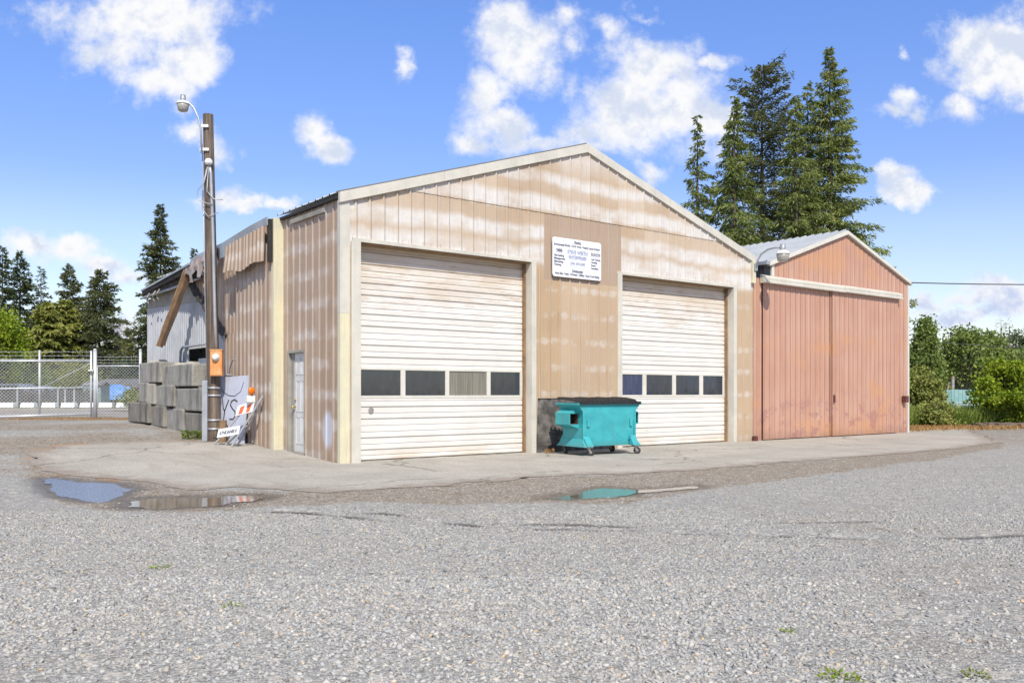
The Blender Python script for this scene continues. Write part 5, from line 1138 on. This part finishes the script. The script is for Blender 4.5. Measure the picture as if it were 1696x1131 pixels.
mb.add(vs, [(4 * i + k, 4 * i + 4 + k, 4 * i + 5 + k, 4 * i + 1 + k) for i in range(n) for k in range(3)]); mb.build('tarp', M['bluetarp'], bt)
MB().box(X - 1.4, X + 1.4, Y - .8, Y + .8, ZR, ZR + .6).build('trailer', M['siding'], bt)
bf = thing('board_fence', 'low weathered board fence running behind the kerb blocks', 'fence', (*wp(90, 53), ZR)); Z = 53
mb = MB(); rs = random.Random(4); x = wp(-60, Z)[0]; x9 = wp(150, Z)[0]
while x < x9: w = rs.uniform(.25, .35); mb.box(x, x + w - .03, Z, Z + .03, ZR, ZR + 1.0 + rs.uniform(-.06, .06)); x += w
mb.build('boards', M['siding'], bf)
mb = MB()
for px in (-20, 30, 97, 109, 124): x = wp(px, Z)[0]; mb.box(x - .05, x + .05, Z - .09, Z - .01, ZR, ZR + 1.15)
mb.build('fence_posts', M['galv'], bf)
sh_ = thing('garden_shed', 'small pale grey green shed behind the thick gate post', 'shed', (*wp(152, 54), ZR)); X, Y = wp(152, 54)
M['shedgreen'] = weath('pale_green_metal', (.26, .32, .32), (.2, .26, .26), 2, .6)
MB().box(X - .55, X + .55, Y, Y + 1.2, ZR, ZR + 1.25).build('wall', M['shedgreen'], sh_); MB().hexa([(X - .65, Y - .1, ZR + 1.25), (X + .65, Y - .1, ZR + 1.25), (X + .65, Y + 1.3, ZR + 1.25), (X - .65, Y + 1.3, ZR + 1.25)], [(X - .65, Y + .5, ZR + 1.5), (X + .65, Y + .5, ZR + 1.5), (X + .65, Y + .6, ZR + 1.5), (X - .65, Y + .6, ZR + 1.5)]).build('roof', M['shingle'], sh_)

# ================================================================ vegetation
def leafmat(name, stops, trans=.25, rough=.6):
    def fn(t, p):
        g = t.new('ShaderNodeNewGeometry'); r = g.outputs['Random Per Island']; n = t.noise(t.oc, .9, 4, .6)
        f = t.math('ADD', t.math('MULTIPLY', r, .55), t.math('MULTIPLY', t.ss(n, .3, .7), .45)); col = t.ramp(f, stops)
        S(t, p, col, rough, 0, None, .25)
        tr = t.new('ShaderNodeBsdfTranslucent'); t.put(tr.inputs[0], t.mix(.5, col, (.30, .36, .04)))
        ms = t.new('ShaderNodeMixShader'); ms.inputs[0].default_value = trans; t.l.new(p.outputs[0], ms.inputs[1]); t.l.new(tr.outputs[0], ms.inputs[2]); t.l.new(ms.outputs[0], t.outn.inputs[0])
    return mat(name, fn)
LM = {
 'fir': leafmat('fir_needles', [(0, (.022, .036, .02)), (.5, (.06, .085, .038)), (1, (.13, .15, .06))], .12),
 'spruce': leafmat('spruce_needles', [(0, (.03, .04, .024)), (.5, (.085, .10, .045)), (1, (.20, .19, .08))], .2),
 'cedar': leafmat('cedar_fronds', [(0, (.045, .068, .026)), (.45, (.15, .19, .06)), (.8, (.29, .32, .09)), (1, (.38, .34, .12))], .3),
 'olive': leafmat('olive_foliage', [(0, (.09, .11, .022)), (.5, (.22, .24, .055)), (1, (.36, .35, .10))], .2),
 'green': leafmat('green_leaves', [(0, (.06, .10, .025)), (.5, (.18, .24, .065)), (1, (.34, .39, .12))], .3),
 'bright': leafmat('bright_leaves', [(0, (.10, .18, .012)), (.5, (.24, .33, .025)), (1, (.42, .46, .05))], .35),
 'yellow': leafmat('yellowish_leaves', [(0, (.09, .12, .03)), (.5, (.25, .28, .07)), (1, (.42, .38, .12))], .25),
 'grey': leafmat('grey_green_leaves', [(0, (.06, .085, .045)), (.5, (.11, .145, .08)), (1, (.18, .22, .12))], .25),
 'twig': leafmat('bare_twigs', [(0, (.12, .10, .08)), (1, (.25, .22, .19))], 0, .9),
 'dry': leafmat('dry_grass', [(0, (.30, .14, .05)), (.5, (.40, .22, .09)), (1, (.46, .34, .17))], .2),
 'grass': leafmat('grass_blades', [(0, (.10, .17, .03)), (.5, (.22, .30, .06)), (1, (.38, .40, .12))], .3)}
bark = weath('bark', (.12, .095, .075), (.07, .055, .045), 6, .9, 0, .6, (.03, .025, .02), .8)
bark_pale = weath('pale_bark', (.30, .27, .23), (.2, .18, .15), 6, .9, 0, .4, (.08, .07, .06), .6)

def leaf_mesh(name, P_, D_, Ln, Wd, rs, m, parent, tri=False):
    n = len(P_); D_ = D_ / np.maximum(np.linalg.norm(D_, axis=1, keepdims=True), 1e-6)
    r = rs.normal(size=(n, 3)); w = np.cross(D_, r); w /= np.maximum(np.linalg.norm(w, axis=1, keepdims=True), 1e-6)
    Ln = Ln[:, None]; Wd = Wd[:, None]
    v = np.stack([P_, P_ + D_ * Ln * .45 + w * Wd, P_ + D_ * Ln, P_ + D_ * Ln * .45 - w * Wd], 1).reshape(-1, 3)
    f = np.arange(n * 4)
    return big_mesh(name, v, f, 4, m, parent)
def conifer(X, Y, Z0, H, rad, seed, kind='fir', label='', group='trees', nb=150, leaf=(.24, .034), droop=.35, up=.15, cb=.12, irr=.35, lean=0, dens=26, cat='tree', prof=None, trunkr=None, spread=1.):
    rs = np.random.RandomState(seed); T = thing('conifer_tree', label, cat, (X, Y, Z0), group=group)
    tr = trunkr or H * .014; tip = np.array([lean, 0, H]); PP, DD = [], []; wood = MB()
    wood.tube([(lean * (k / 8) ** 1.5, 0, H * k / 8) for k in range(9)], [tr * (1 - k / 8) + .012 for k in range(9)], 9)
    azb = rs.rand(6) * 6.283; azw = rs.uniform(-1, 1, 6)
    for i in range(nb):
        u = (i + rs.rand()) / nb; tt = cb + (1 - cb) * u ** .93; z = H * tt
        f = (1 - tt) / (1 - cb); pf = prof(f) if prof else f ** .78
        az = rs.rand() * 6.283; lob = 1 + irr * sum(azw[k] * math.cos((k % 3 + 1) * az + azb[k] + tt * 6 * (k % 2)) for k in range(6)) * .45
        ln = max(rad * pf * lob * rs.uniform(.55, 1.12), .14)
        if rs.rand() < .10 and tt > .35: ln *= 1.25
        if rs.rand() < .10: ln *= .5
        o = np.array([lean * tt ** 1.5, 0, z]); d = np.array([math.cos(az), math.sin(az), up + rs.normal(0, .1) + .5 * (tt ** 3)])
        m_ = 7; s = np.linspace(0, 1, m_); path = o + d[None] * (s * ln)[:, None]; path[:, 2] -= droop * ln * s ** 2 * rs.uniform(.6, 1.3)
        if ln > .7: wood.tube([tuple(q) for q in path[[0, 2, 4]]], [.03, .02, .008], 3, cap=False)
        n = int(dens * 2.5 * max(ln, .35)); q = rs.rand(n) ** .85 * .95 + .05; bp = np.stack([np.interp(q, s, path[:, k]) for k in range(3)], 1)
        side = np.array([-math.sin(az), math.cos(az), 0]); wd = .40 * spread ** .4 * ln ** .6 * (1 - q * .55); lat = rs.normal(0, .5, n) * wd
        bp = bp + side[None] * lat[:, None]; bp[:, 2] -= np.abs(lat) * (.25 + droop * .5); bp[:, 2] += rs.normal(0, .05 * ln ** .5, n)
        dirv = np.stack([np.full(n, math.cos(az)), np.full(n, math.sin(az)), np.full(n, 0.)], 1) * .8 + side[None] * np.sign(lat)[:, None] * .7 + rs.normal(0, .35, (n, 3))
        if kind in ('cedar', 'olive'): dirv[:, 2] -= rs.uniform(.3, 1.3, n)
        else: dirv[:, 2] -= rs.uniform(-.2, .5, n)
        PP.append(bp); DD.append(dirv)
    P_ = np.concatenate(PP); D_ = np.concatenate(DD); n = len(P_)
    leaf_mesh('foliage', P_, D_, leaf[0] * rs.uniform(.6, 1.4, n), leaf[1] * rs.uniform(.7, 1.4, n), rs, LM[kind], T)
    o = MB(); o.v, o.f = [tuple(Vector(v) + Vector((X, Y, Z0))) for v in wood.v], wood.f; o.build('trunk', bark, T); return T
def broad(X, Y, Z0, H, rad, seed, kind='green', label='', group=None, ncl=60, lpc=110, leaf=(.16, .06), zc=.62, rz=.42, clr=.55, trunk=.12, pale=False, cone=False, name='broadleaf_tree', cat='tree', sparse=1., fork=.25):
    rs = np.random.RandomState(seed); T = thing(name, label, cat, (X, Y, Z0), group=group); PP, DD = [], []; wood = MB(); B0 = Vector((X, Y, Z0))
    wood.tube([B0 + Vector((rs.normal(0, .03) * k, rs.normal(0, .03) * k, H * .8 * k / 6)) for k in range(7)], [trunk * (1 - .13 * k) for k in range(7)], 8)
    for i in range(ncl):
        while True:
            q = rs.uniform(-1, 1, 3); r2 = np.linalg.norm(q)
            if .3 < r2 < 1: break
        taper = (1 - .35 * max(q[2], 0)) if not cone else max(.12, .62 - .55 * q[2])
        c = np.array([q[0] * rad * taper, q[1] * rad * taper, H * zc + q[2] * H * rz]) * 1.0; c[:2] *= rs.uniform(.75, 1.15)
        c[2] = min(max(c[2], H * .08), H * 1.0); cr = clr * rs.uniform(.6, 1.3)
        b0 = Vector((0, 0, max(H * fork, c[2] * .55))); 
        wood.tube([B0 + b0, B0 + b0.lerp(Vector(c), .55) + Vector((0, 0, -.08)), B0 + Vector(c)], [trunk * .3, trunk * .18, .008], 4, cap=False)
        n = int(lpc * rs.uniform(.6, 1.3) * sparse); g = rs.normal(0, .5, (n, 3)) * np.array([cr, cr, cr * .62]); PP.append(c + g); DD.append(g * .8 + rs.normal(0, .5, (n, 3)) + np.array([0, 0, -.25]))
    P_ = np.concatenate(PP); P_[:, 2] = np.maximum(P_[:, 2], .02); D_ = np.concatenate(DD); n = len(P_)
    leaf_mesh('foliage', P_, D_, leaf[0] * rs.uniform(.6, 1.4, n), leaf[1] * rs.uniform(.7, 1.3, n), rs, LM[kind], T)
    wood.build('trunk', bark_pale if pale else bark, T); return T
def at(px, ytop, Z, zg): X, Y = wp(px, Z); return X, Y, zg, EYE + (HY - ytop) * Z / F - zg
GR = 'tall conifers behind the red barn'
def con(px, ytop, Z, zg, radpx, seed, kind, label, group, **kw):
    if zg > .1:
        Z *= 2.05; zg = -.6; sc = Z / 60; lf = kw.get('leaf', (.24, .036)); kw['leaf'] = (lf[0] * sc, lf[1] * sc); kw['dens'] = kw.get('dens', 26) / sc * 1.15; kw['spread'] = sc
    X, Y, z0, H = at(px, ytop, Z, zg); kw.setdefault('nb', 170); return conifer(X, Y, z0, H, radpx / F * Z, seed, kind, label, group, **kw)
con(1155, 192, 50, 0, 85, 1, 'cedar', 'thin sparse conifer, leftmost of the group behind the red barn', GR, nb=140, irr=.55, cb=.2, dens=26, up=.05, prof=lambda f: f ** .9)
con(1216, 160, 48, 0, 105, 2, 'cedar', 'drooping yellow green conifer behind the gap between tan and red buildings', GR, nb=200, irr=.5, cb=.2, dens=30, droop=.55)
con(1262, 114, 54, 0, 120, 3, 'spruce', 'dark ragged conifer with a bushy top in the middle of the group behind the barn', GR, nb=240, irr=.5, cb=.15, dens=30, up=.35, droop=.25, prof=lambda f: min(1, .25 + f * 1.1) if f > .03 else .2)
con(1374, 80, 52, 0, 128, 4, 'cedar', 'tallest pointed conifer directly above the red barn roof', GR, nb=330, irr=.35, cb=.12, dens=30, up=.2, droop=.22, prof=lambda f: f ** .82)
con(1338, 138, 55, 0, 95, 6, 'cedar', 'conifer standing behind and left of the tallest one', GR, nb=190, irr=.5, cb=.15, dens=26, droop=.3, up=.1)
con(1318, 160, 50, 0, 80, 5, 'cedar', 'conifer with a bare thin top hugging the left of the tallest one', GR, nb=180, irr=.5, cb=.2, dens=30, droop=.4, prof=lambda f: f ** .75)
GL = 'conifers beyond the road on the left'
con(266, 340, 56, .5, 58, 10, 'spruce', 'tall narrow conifer rising beside the damaged shed roof', GL, nb=300, irr=.35, cb=.05, dens=30, up=.2, prof=lambda f: min(f * 1.5 + .03, 1))
con(4, 408, 66, .5, 62, 11, 'fir', 'dark conifer cut off by the left edge of the picture', GL, nb=170, cb=.1)
con(33, 416, 68, .5, 62, 12, 'fir', 'dark pointed conifer, first full one from the left', GL, nb=190, cb=.1, prof=lambda f: f ** .85)
con(68, 442, 72, .5, 34, 13, 'fir', 'thin drooping conifer with a sparse bent top', GL, nb=70, cb=.3, dens=20, droop=.6)
con(116, 438, 68, .5, 62, 14, 'spruce', 'double topped dark conifer behind the olive bushy trees', GL, nb=180, up=.4, cb=.1)
con(163, 448, 64, .5, 60, 15, 'spruce', 'irregular brownish conifer with a bent top, right of the olive trees', GL, nb=210, irr=.6, cb=.05, lean=.5, prof=lambda f: min(1, f * 2.2 + .1))
con(78, 500, 60, .5, 58, 16, 'olive', 'bushy olive green conifer, left one of the pair', GL, nb=230, dens=34, cb=.03, irr=.2, prof=lambda f: f ** .6, leaf=(.3, .07))
con(108, 496, 62, .5, 60, 17, 'olive', 'bushy olive green conifer, right one of the pair', GL, nb=230, dens=34, cb=.03, irr=.2, prof=lambda f: f ** .62, leaf=(.3, .07))
con(214, 543, 62, .5, 24, 18, 'olive', 'small pointed conifer left of the tall one by the shed', GL, nb=100, cb=.05)
con(236, 560, 60, .5, 30, 19, 'fir', 'low dark conifer at the foot of the tall one by the shed', GL, nb=110, cb=.02)
con(322, 412, 62, .5, 22, 20, 'spruce', 'conifer whose tip just shows above the shed eave left of the pole', GL, nb=120, cb=.3)
def bro(px, ytop, Z, zg, radpx, seed, kind, label, group=None, **kw):
    if zg > .1 and ytop < 640:
        Z *= 2.0; zg = -.6; sc = 2.0; lf = kw.get('leaf', (.16, .06)); kw['leaf'] = (lf[0] * sc, lf[1] * sc); kw['clr'] = kw.get('clr', .55) * sc; kw['trunk'] = .25
    X, Y, z0, H = at(px, ytop, Z, zg); return broad(X, Y, z0, H * 1.03, radpx / F * Z, seed, kind, label, group, **kw)
GB = 'leafy trees beyond the road on the left'
bro(4, 524, 54, .5, 36, 30, 'bright', 'bright green leafy tree at the left edge behind the gate', GB, ncl=70, clr=.7, lpc=120)
bro(50, 600, 56, .5, 40, 31, 'green', 'low green bush tree behind the left part of the gate', GB, ncl=60, clr=.7, lpc=110, zc=.5)
bro(122, 598, 57, .5, 40, 32, 'olive', 'low olive bush tree behind the middle of the gate', GB, ncl=60, clr=.7, lpc=110, zc=.5)
bro(180, 590, 70, .5, 40, 33, 'green', 'low green tree behind the short fence panel', GB, ncl=60, clr=.8, lpc=110, zc=.5)
bro(198, 522, 66, .5, 16, 34, 'twig', 'thin bare tree showing between the conifers', GB, ncl=46, clr=.35, lpc=26, leaf=(.3, .012), pale=True, sparse=.8)
bro(218, 588, 58, .5, 26, 35, 'grey', 'grey green bush under the small pointed conifer', GB, ncl=40, clr=.6, lpc=110, zc=.5)
bro(222, 645, 50, .5, 22, 36, 'yellow', 'yellowish shrub beside the white vehicle', GB, ncl=26, clr=.35, lpc=100, zc=.5, name='shrub', cat='shrub')
# right side
GRt = 'leafy trees on the right'
def tagr(*a, **k): return bro(*a, **k)
tagr(1532, 528, 42, 0, 38, 40, 'green', 'tall pointed leafy tree just right of the red barn', GRt, cone=True, ncl=150, clr=.36, lpc=130, leaf=(.13, .05), zc=.55, rz=.45)
tagr(1520, 612, 37, 0, 42, 41, 'yellow', 'yellow green vine covered bush at the right corner of the red barn', GRt, ncl=90, clr=.4, lpc=140, leaf=(.11, .045), zc=.5, rz=.48, name='shrub', cat='shrub')
tagr(1596, 540, 46, 0, 42, 42, 'green', 'leafy tree with a pale visible trunk behind the teal board fence', GRt, ncl=72, clr=.5, lpc=100, leaf=(.17, .06), zc=.66, rz=.34, pale=True, trunk=.16, sparse=.85)
tagr(1640, 550, 48, 0, 40, 43, 'green', 'leafy tree right of the pale trunked one', GRt, ncl=64, clr=.5, lpc=100, leaf=(.17, .06), zc=.64, rz=.36, sparse=.85)
tagr(1684, 545, 58, 0, 30, 44, 'grey', 'grey green thin tree near the right edge of the picture', GRt, ncl=60, clr=.5, lpc=80, zc=.62, rz=.38, sparse=.8)
tagr(1570, 578, 52, 0, 34, 45, 'grey', 'pale green tree between the pointed tree and the trunked tree', GRt, ncl=70, clr=.55, lpc=110, zc=.55, rz=.42)
tagr(1716, 570, 52, 0, 34, 49, 'green', 'green tree cut off by the right edge of the picture', GRt, ncl=70, clr=.55, lpc=110, zc=.55, rz=.42)
tagr(1661, 534, 50, 0, 14, 46, 'twig', 'bare dead tree with fine twigs behind the bright maple', GRt, ncl=40, clr=.3, lpc=26, leaf=(.3, .010), sparse=.7, pale=True)
tagr(1668, 596, 35, 0, 56, 47, 'bright', 'bright yellow green maple bush in front of the teal board fence', GRt, ncl=105, clr=.36, lpc=120, leaf=(.12, .055), zc=.52, rz=.46, trunk=.07, name='shrub', cat='shrub')
tagr(1545, 662, 34, 0, 34, 48, 'yellow', 'low tangled bramble at the foot of the bush by the barn', GRt, ncl=60, clr=.3, lpc=110, leaf=(.10, .04), zc=.45, rz=.42, name='shrub', cat='shrub')
# distant wood closing the horizon
def wood_mass():
    rs = np.random.RandomState(77); PP, DD = [], []
    for i in range(900):
        side_ = rs.rand() < .5; X = rs.uniform(-120, -45) if side_ else rs.uniform(24, 75); Y = rs.uniform(150, 165) if side_ else rs.uniform(62, 76); zt = 6.5 if side_ else 2.9
        c = np.array([X, Y, rs.uniform(.5, 1) ** .6 * zt * rs.uniform(.75, 1.1)]); n = 110; g = rs.normal(0, 1, (n, 3)) * np.array([1.3, 1.3, .6]); PP.append(c + g); DD.append(g + rs.normal(0, .6, (n, 3)))
    for i in range(500):
        side_ = rs.rand() < .5; X = rs.uniform(-120, -45) if side_ else rs.uniform(24, 75); Y = rs.uniform(148, 152) if side_ else rs.uniform(60, 62); c = np.array([X, Y, rs.uniform(0, 2.6) if not side_ else rs.uniform(-.5, 4)]); n = 110; g = rs.normal(0, 1, (n, 3)); PP.append(c + g); DD.append(g + rs.normal(0, .6, (n, 3)))
    for i in range(420):          # the wood on the camera's side of the yard, seen in the door glass
        c = np.array([rs.uniform(-10, 90), rs.uniform(-62, -50), rs.uniform(0, 1) ** .8 * (9 + 3 * math.sin(i))]); m_ = 60; g = rs.normal(0, 1, (m_, 3)) * 1.5; PP.append(c + g); DD.append(g + rs.normal(0, .6, (m_, 3)))
    P_ = np.concatenate(PP); D_ = np.concatenate(DD); P_[:, 2] = np.maximum(P_[:, 2], .1); n = len(P_)
    o = leaf_mesh('distant_wood', P_, D_, np.where(P_[:, 1] < 0, 1.3, .28) * rs.uniform(.6, 1.4, n), np.where(P_[:, 1] < 0, .6, .1) * rs.uniform(.7, 1.3, n), rs, LM['green'], None); tag(o, 'far mixed wood closing the view behind the trees', 'wood', kind='stuff')
wood_mass()
def blades(name, pts, hgt, rs, m, label, cat, w=.012):
    n = len(pts); P_ = np.array(pts); D_ = np.stack([rs.normal(0, .35, n), rs.normal(0, .35, n), np.ones(n)], 1); o = leaf_mesh(name, P_, D_, hgt * rs.uniform(.5, 1.3, n), np.full(n, w), rs, m, None); tag(o, label, cat, kind='stuff'); return o
rs = np.random.RandomState(9); n = 42000; X = rs.uniform(13, 30, n); Y = rs.uniform(0, 1, n) ** 1.5 * 6 + 33.2 + .30 * (X - 14)
blades('long_grass', np.stack([X, Y, np.zeros(n)], 1), .75, rs, LM['grass'], 'long green grass in front of the trees on the right', 'grass', .018)
n = 8000; X = rs.uniform(13, 28, n); Y = rs.normal(0, .75, n) + 31.9 + .3 * np.sin(X * 1.7) + .30 * (X - 14)
blades('dry_grass', np.stack([X, Y, np.zeros(n)], 1), .15, rs, LM['dry'], 'strip of dry orange grass edging the gravel on the right', 'grass', .016)
n = 2600; X = rs.uniform(-15.5, -9, n); Y = rs.normal(0, .5, n) + 27.2
blades('dry_grass', np.stack([X, Y, terr_np(X, Y)], 1), .05, rs, LM['dry'], 'dry orange grass litter under the gate', 'grass', .012)
def weed(px, py, r, h, seed, kind, label, n=120, dx=0):
    X, Y, z = G(px, py); rs = np.random.RandomState(seed); a = rs.rand(n) * 6.283; q = rs.rand(n) ** .7 * r; P_ = np.stack([X + np.cos(a) * q, Y + np.sin(a) * q, z + rs.rand(n) * h * .8], 1); D_ = np.stack([np.cos(a), np.sin(a), rs.uniform(.1, 1, n)], 1)
    o = leaf_mesh('weed', P_ - np.array([X, Y, z]), D_, (.012 + h * .38) * rs.uniform(.6, 1.3, n), .003 * rs.uniform(.6, 1.6, n) + h * .06, rs, LM[kind], None); o.location = (X, Y, z); tag(o, label, 'weed', 'weeds in the yard')
weed(319, 727, .22, .22, 50, 'green', 'green weed at the foot of the dark block left of the utility pole', 260)
weed(351, 729, .12, .10, 51, 'green', 'small weed at the foot of the utility pole', 90)
weed(374, 731, .14, .30, 52, 'green', 'green weed between the pole and the barricade legs', 200)
weed(299, 690, .08, .30, 58, 'green', 'weed growing out of a crack between the bottom blocks', 60)
weed(265, 941, .07, .02, 53, 'bright', 'tiny flat green tuft in the gravel on the left', 60)
weed(386, 1005, .05, .03, 54, 'bright', 'tiny green tuft left of the middle of the gravel', 30)
weed(1392, 1124, .10, .03, 55, 'bright', 'bright green tuft at the bottom edge of the gravel', 110)
weed(1305, 1047, .05, .02, 56, 'bright', 'very small green tuft above the bottom one', 40)
weed(1614, 1120, .06, .03, 57, 'olive', 'olive tuft near the bottom right corner of the gravel', 60)
weed(911, 751, .09, .12, 59, 'dry', 'dry orange weed beside the dumpster wheel', 80)

# ---- teal board fence, gate panel, rusty pipes, kerb of broken rock
M['tealwood'] = weath('faded_teal_boards', (.22, .42, .44), (.30, .47, .47), 2.5, .8, 0, .5, (.09, .16, .18), .3)
TF = thing('teal_fence', 'weathered teal blue board fence behind the bright maple', 'fence', (*wp(1600, 38), 0)); rs = random.Random(8); mb = MB(); px = 1567
while px < 1660:
    w = rs.uniform(4, 7.5); Z = 38 + (px - 1567) * .012; a, b = wp(px, Z)[0], wp(px + w - .4, Z)[0]; mb.box(a, b, Z, Z + .03, .05, zy(645.5 + rs.uniform(-1, .6), 38)); px += w
mb.build('boards', M['tealwood'], TF)
a, b = wp(1561, 37.9)[0], wp(1566, 37.9)[0]; MB().beam((a, 37.8, 1.45), (b + .1, 37.9, .6), .10, .03).build('loose_board', M['tealwood'], TF)
MB().box(wp(1564, 37.7)[0], wp(1566.5, 37.7)[0], 37.7, 37.8, .05, 1.35).build('fence_post', M['dark_wood'], TF)
LT = thing('lattice_panel', 'white wire gate panel leaning on the teal fence', 'gate', (*wp(1598, 37), 0)); mb = MB(); Z = 37.4
xa_, xb_ = wp(1584, Z)[0], wp(1620, Z)[0]
for i in range(9): z = .08 + i * .105; mb.box(xa_, xb_, Z, Z + .012, z, z + .02)
for i in range(8): x = xa_ + (xb_ - xa_) * i / 7; mb.box(x, x + .014, Z - .01, Z + .02, .05, .94)
mb.build('wire_grid', M['white_paint'], LT)
RP = thing('rusty_pipes', 'upright rusty pipe frame standing behind the teal fence', 'pipe', (*wp(1578, 39), 0)); x = wp(1578, 39)[0]
MB().tube([(x, 39, 0), (x, 39, zy(623, 39))], .07, 8).tube([(x - .45, 39.1, 0), (x - .12, 39.1, zy(634, 39))], .04, 6).build('pipe', M['rusty'], RP)
rs = np.random.RandomState(12); mb = MB()
rk = [(wp(p_, 34)[0], 33.4 + .3 * (wp(p_, 34)[0] - 14) - 1.0) for p_ in range(1606, 1740, 2)]
ro = MB()
for k, (x, y) in enumerate(rk):
    for _ in range(2):
        s_ = rs.uniform(.10, .22); c = np.array([x + rs.normal(0, .1), y + rs.normal(0, .25), s_ * .3]); ic = [(sx * s_ * rs.uniform(.7, 1.2), sy * s_ * rs.uniform(.7, 1.2), sz * s_ * .6 * rs.uniform(.6, 1.1)) for sz in (-1, 1) for sx, sy in ((-1, -1), (1, -1), (1, 1), (-1, 1))]
        ro.hexa([tuple(c + np.array(q)) for q in ic[:4]], [tuple(c + np.array(q)) for q in ic[4:]])
M['brownrock'] = mat('brown_rubble', concfn((.24, .19, .15), (.17, .13, .11), (.08, .06, .05), .5))
o = ro.build('rubble', M['brownrock']); tag(o, 'low bank of brown rubble along the dry grass on the right', 'rubble', kind='stuff')

# ---- overhead cable
pa = Vector(L2W(21.08, -.02, 5.06)); pb = Vector((32, 29.5, 5.6)); pts = [pa.lerp(pb, i / 14) + Vector((0, 0, -1.1 * (i / 14) * (1 - i / 14))) for i in range(15)]
o = MB().tube([p - pa for p in pts], .018, 6); o = o.build('overhead_cable', M['wire'], None, smooth=True); o.location = pa; tag(o, 'dark overhead service cable leaving the right eave of the red barn', 'cable')
pa = Vector((*wp(1540, 44), zy(566, 44))); pb = Vector((*wp(1740, 44), zy(574, 44))); o = MB().tube([pa - pa, (pb - pa) * .5 + Vector((0, 0, -.1)), pb - pa], .015, 5).build('overhead_cable', M['wire'], None); o.location = pa; tag(o, 'thin lower cable crossing in front of the right hand trees', 'cable')
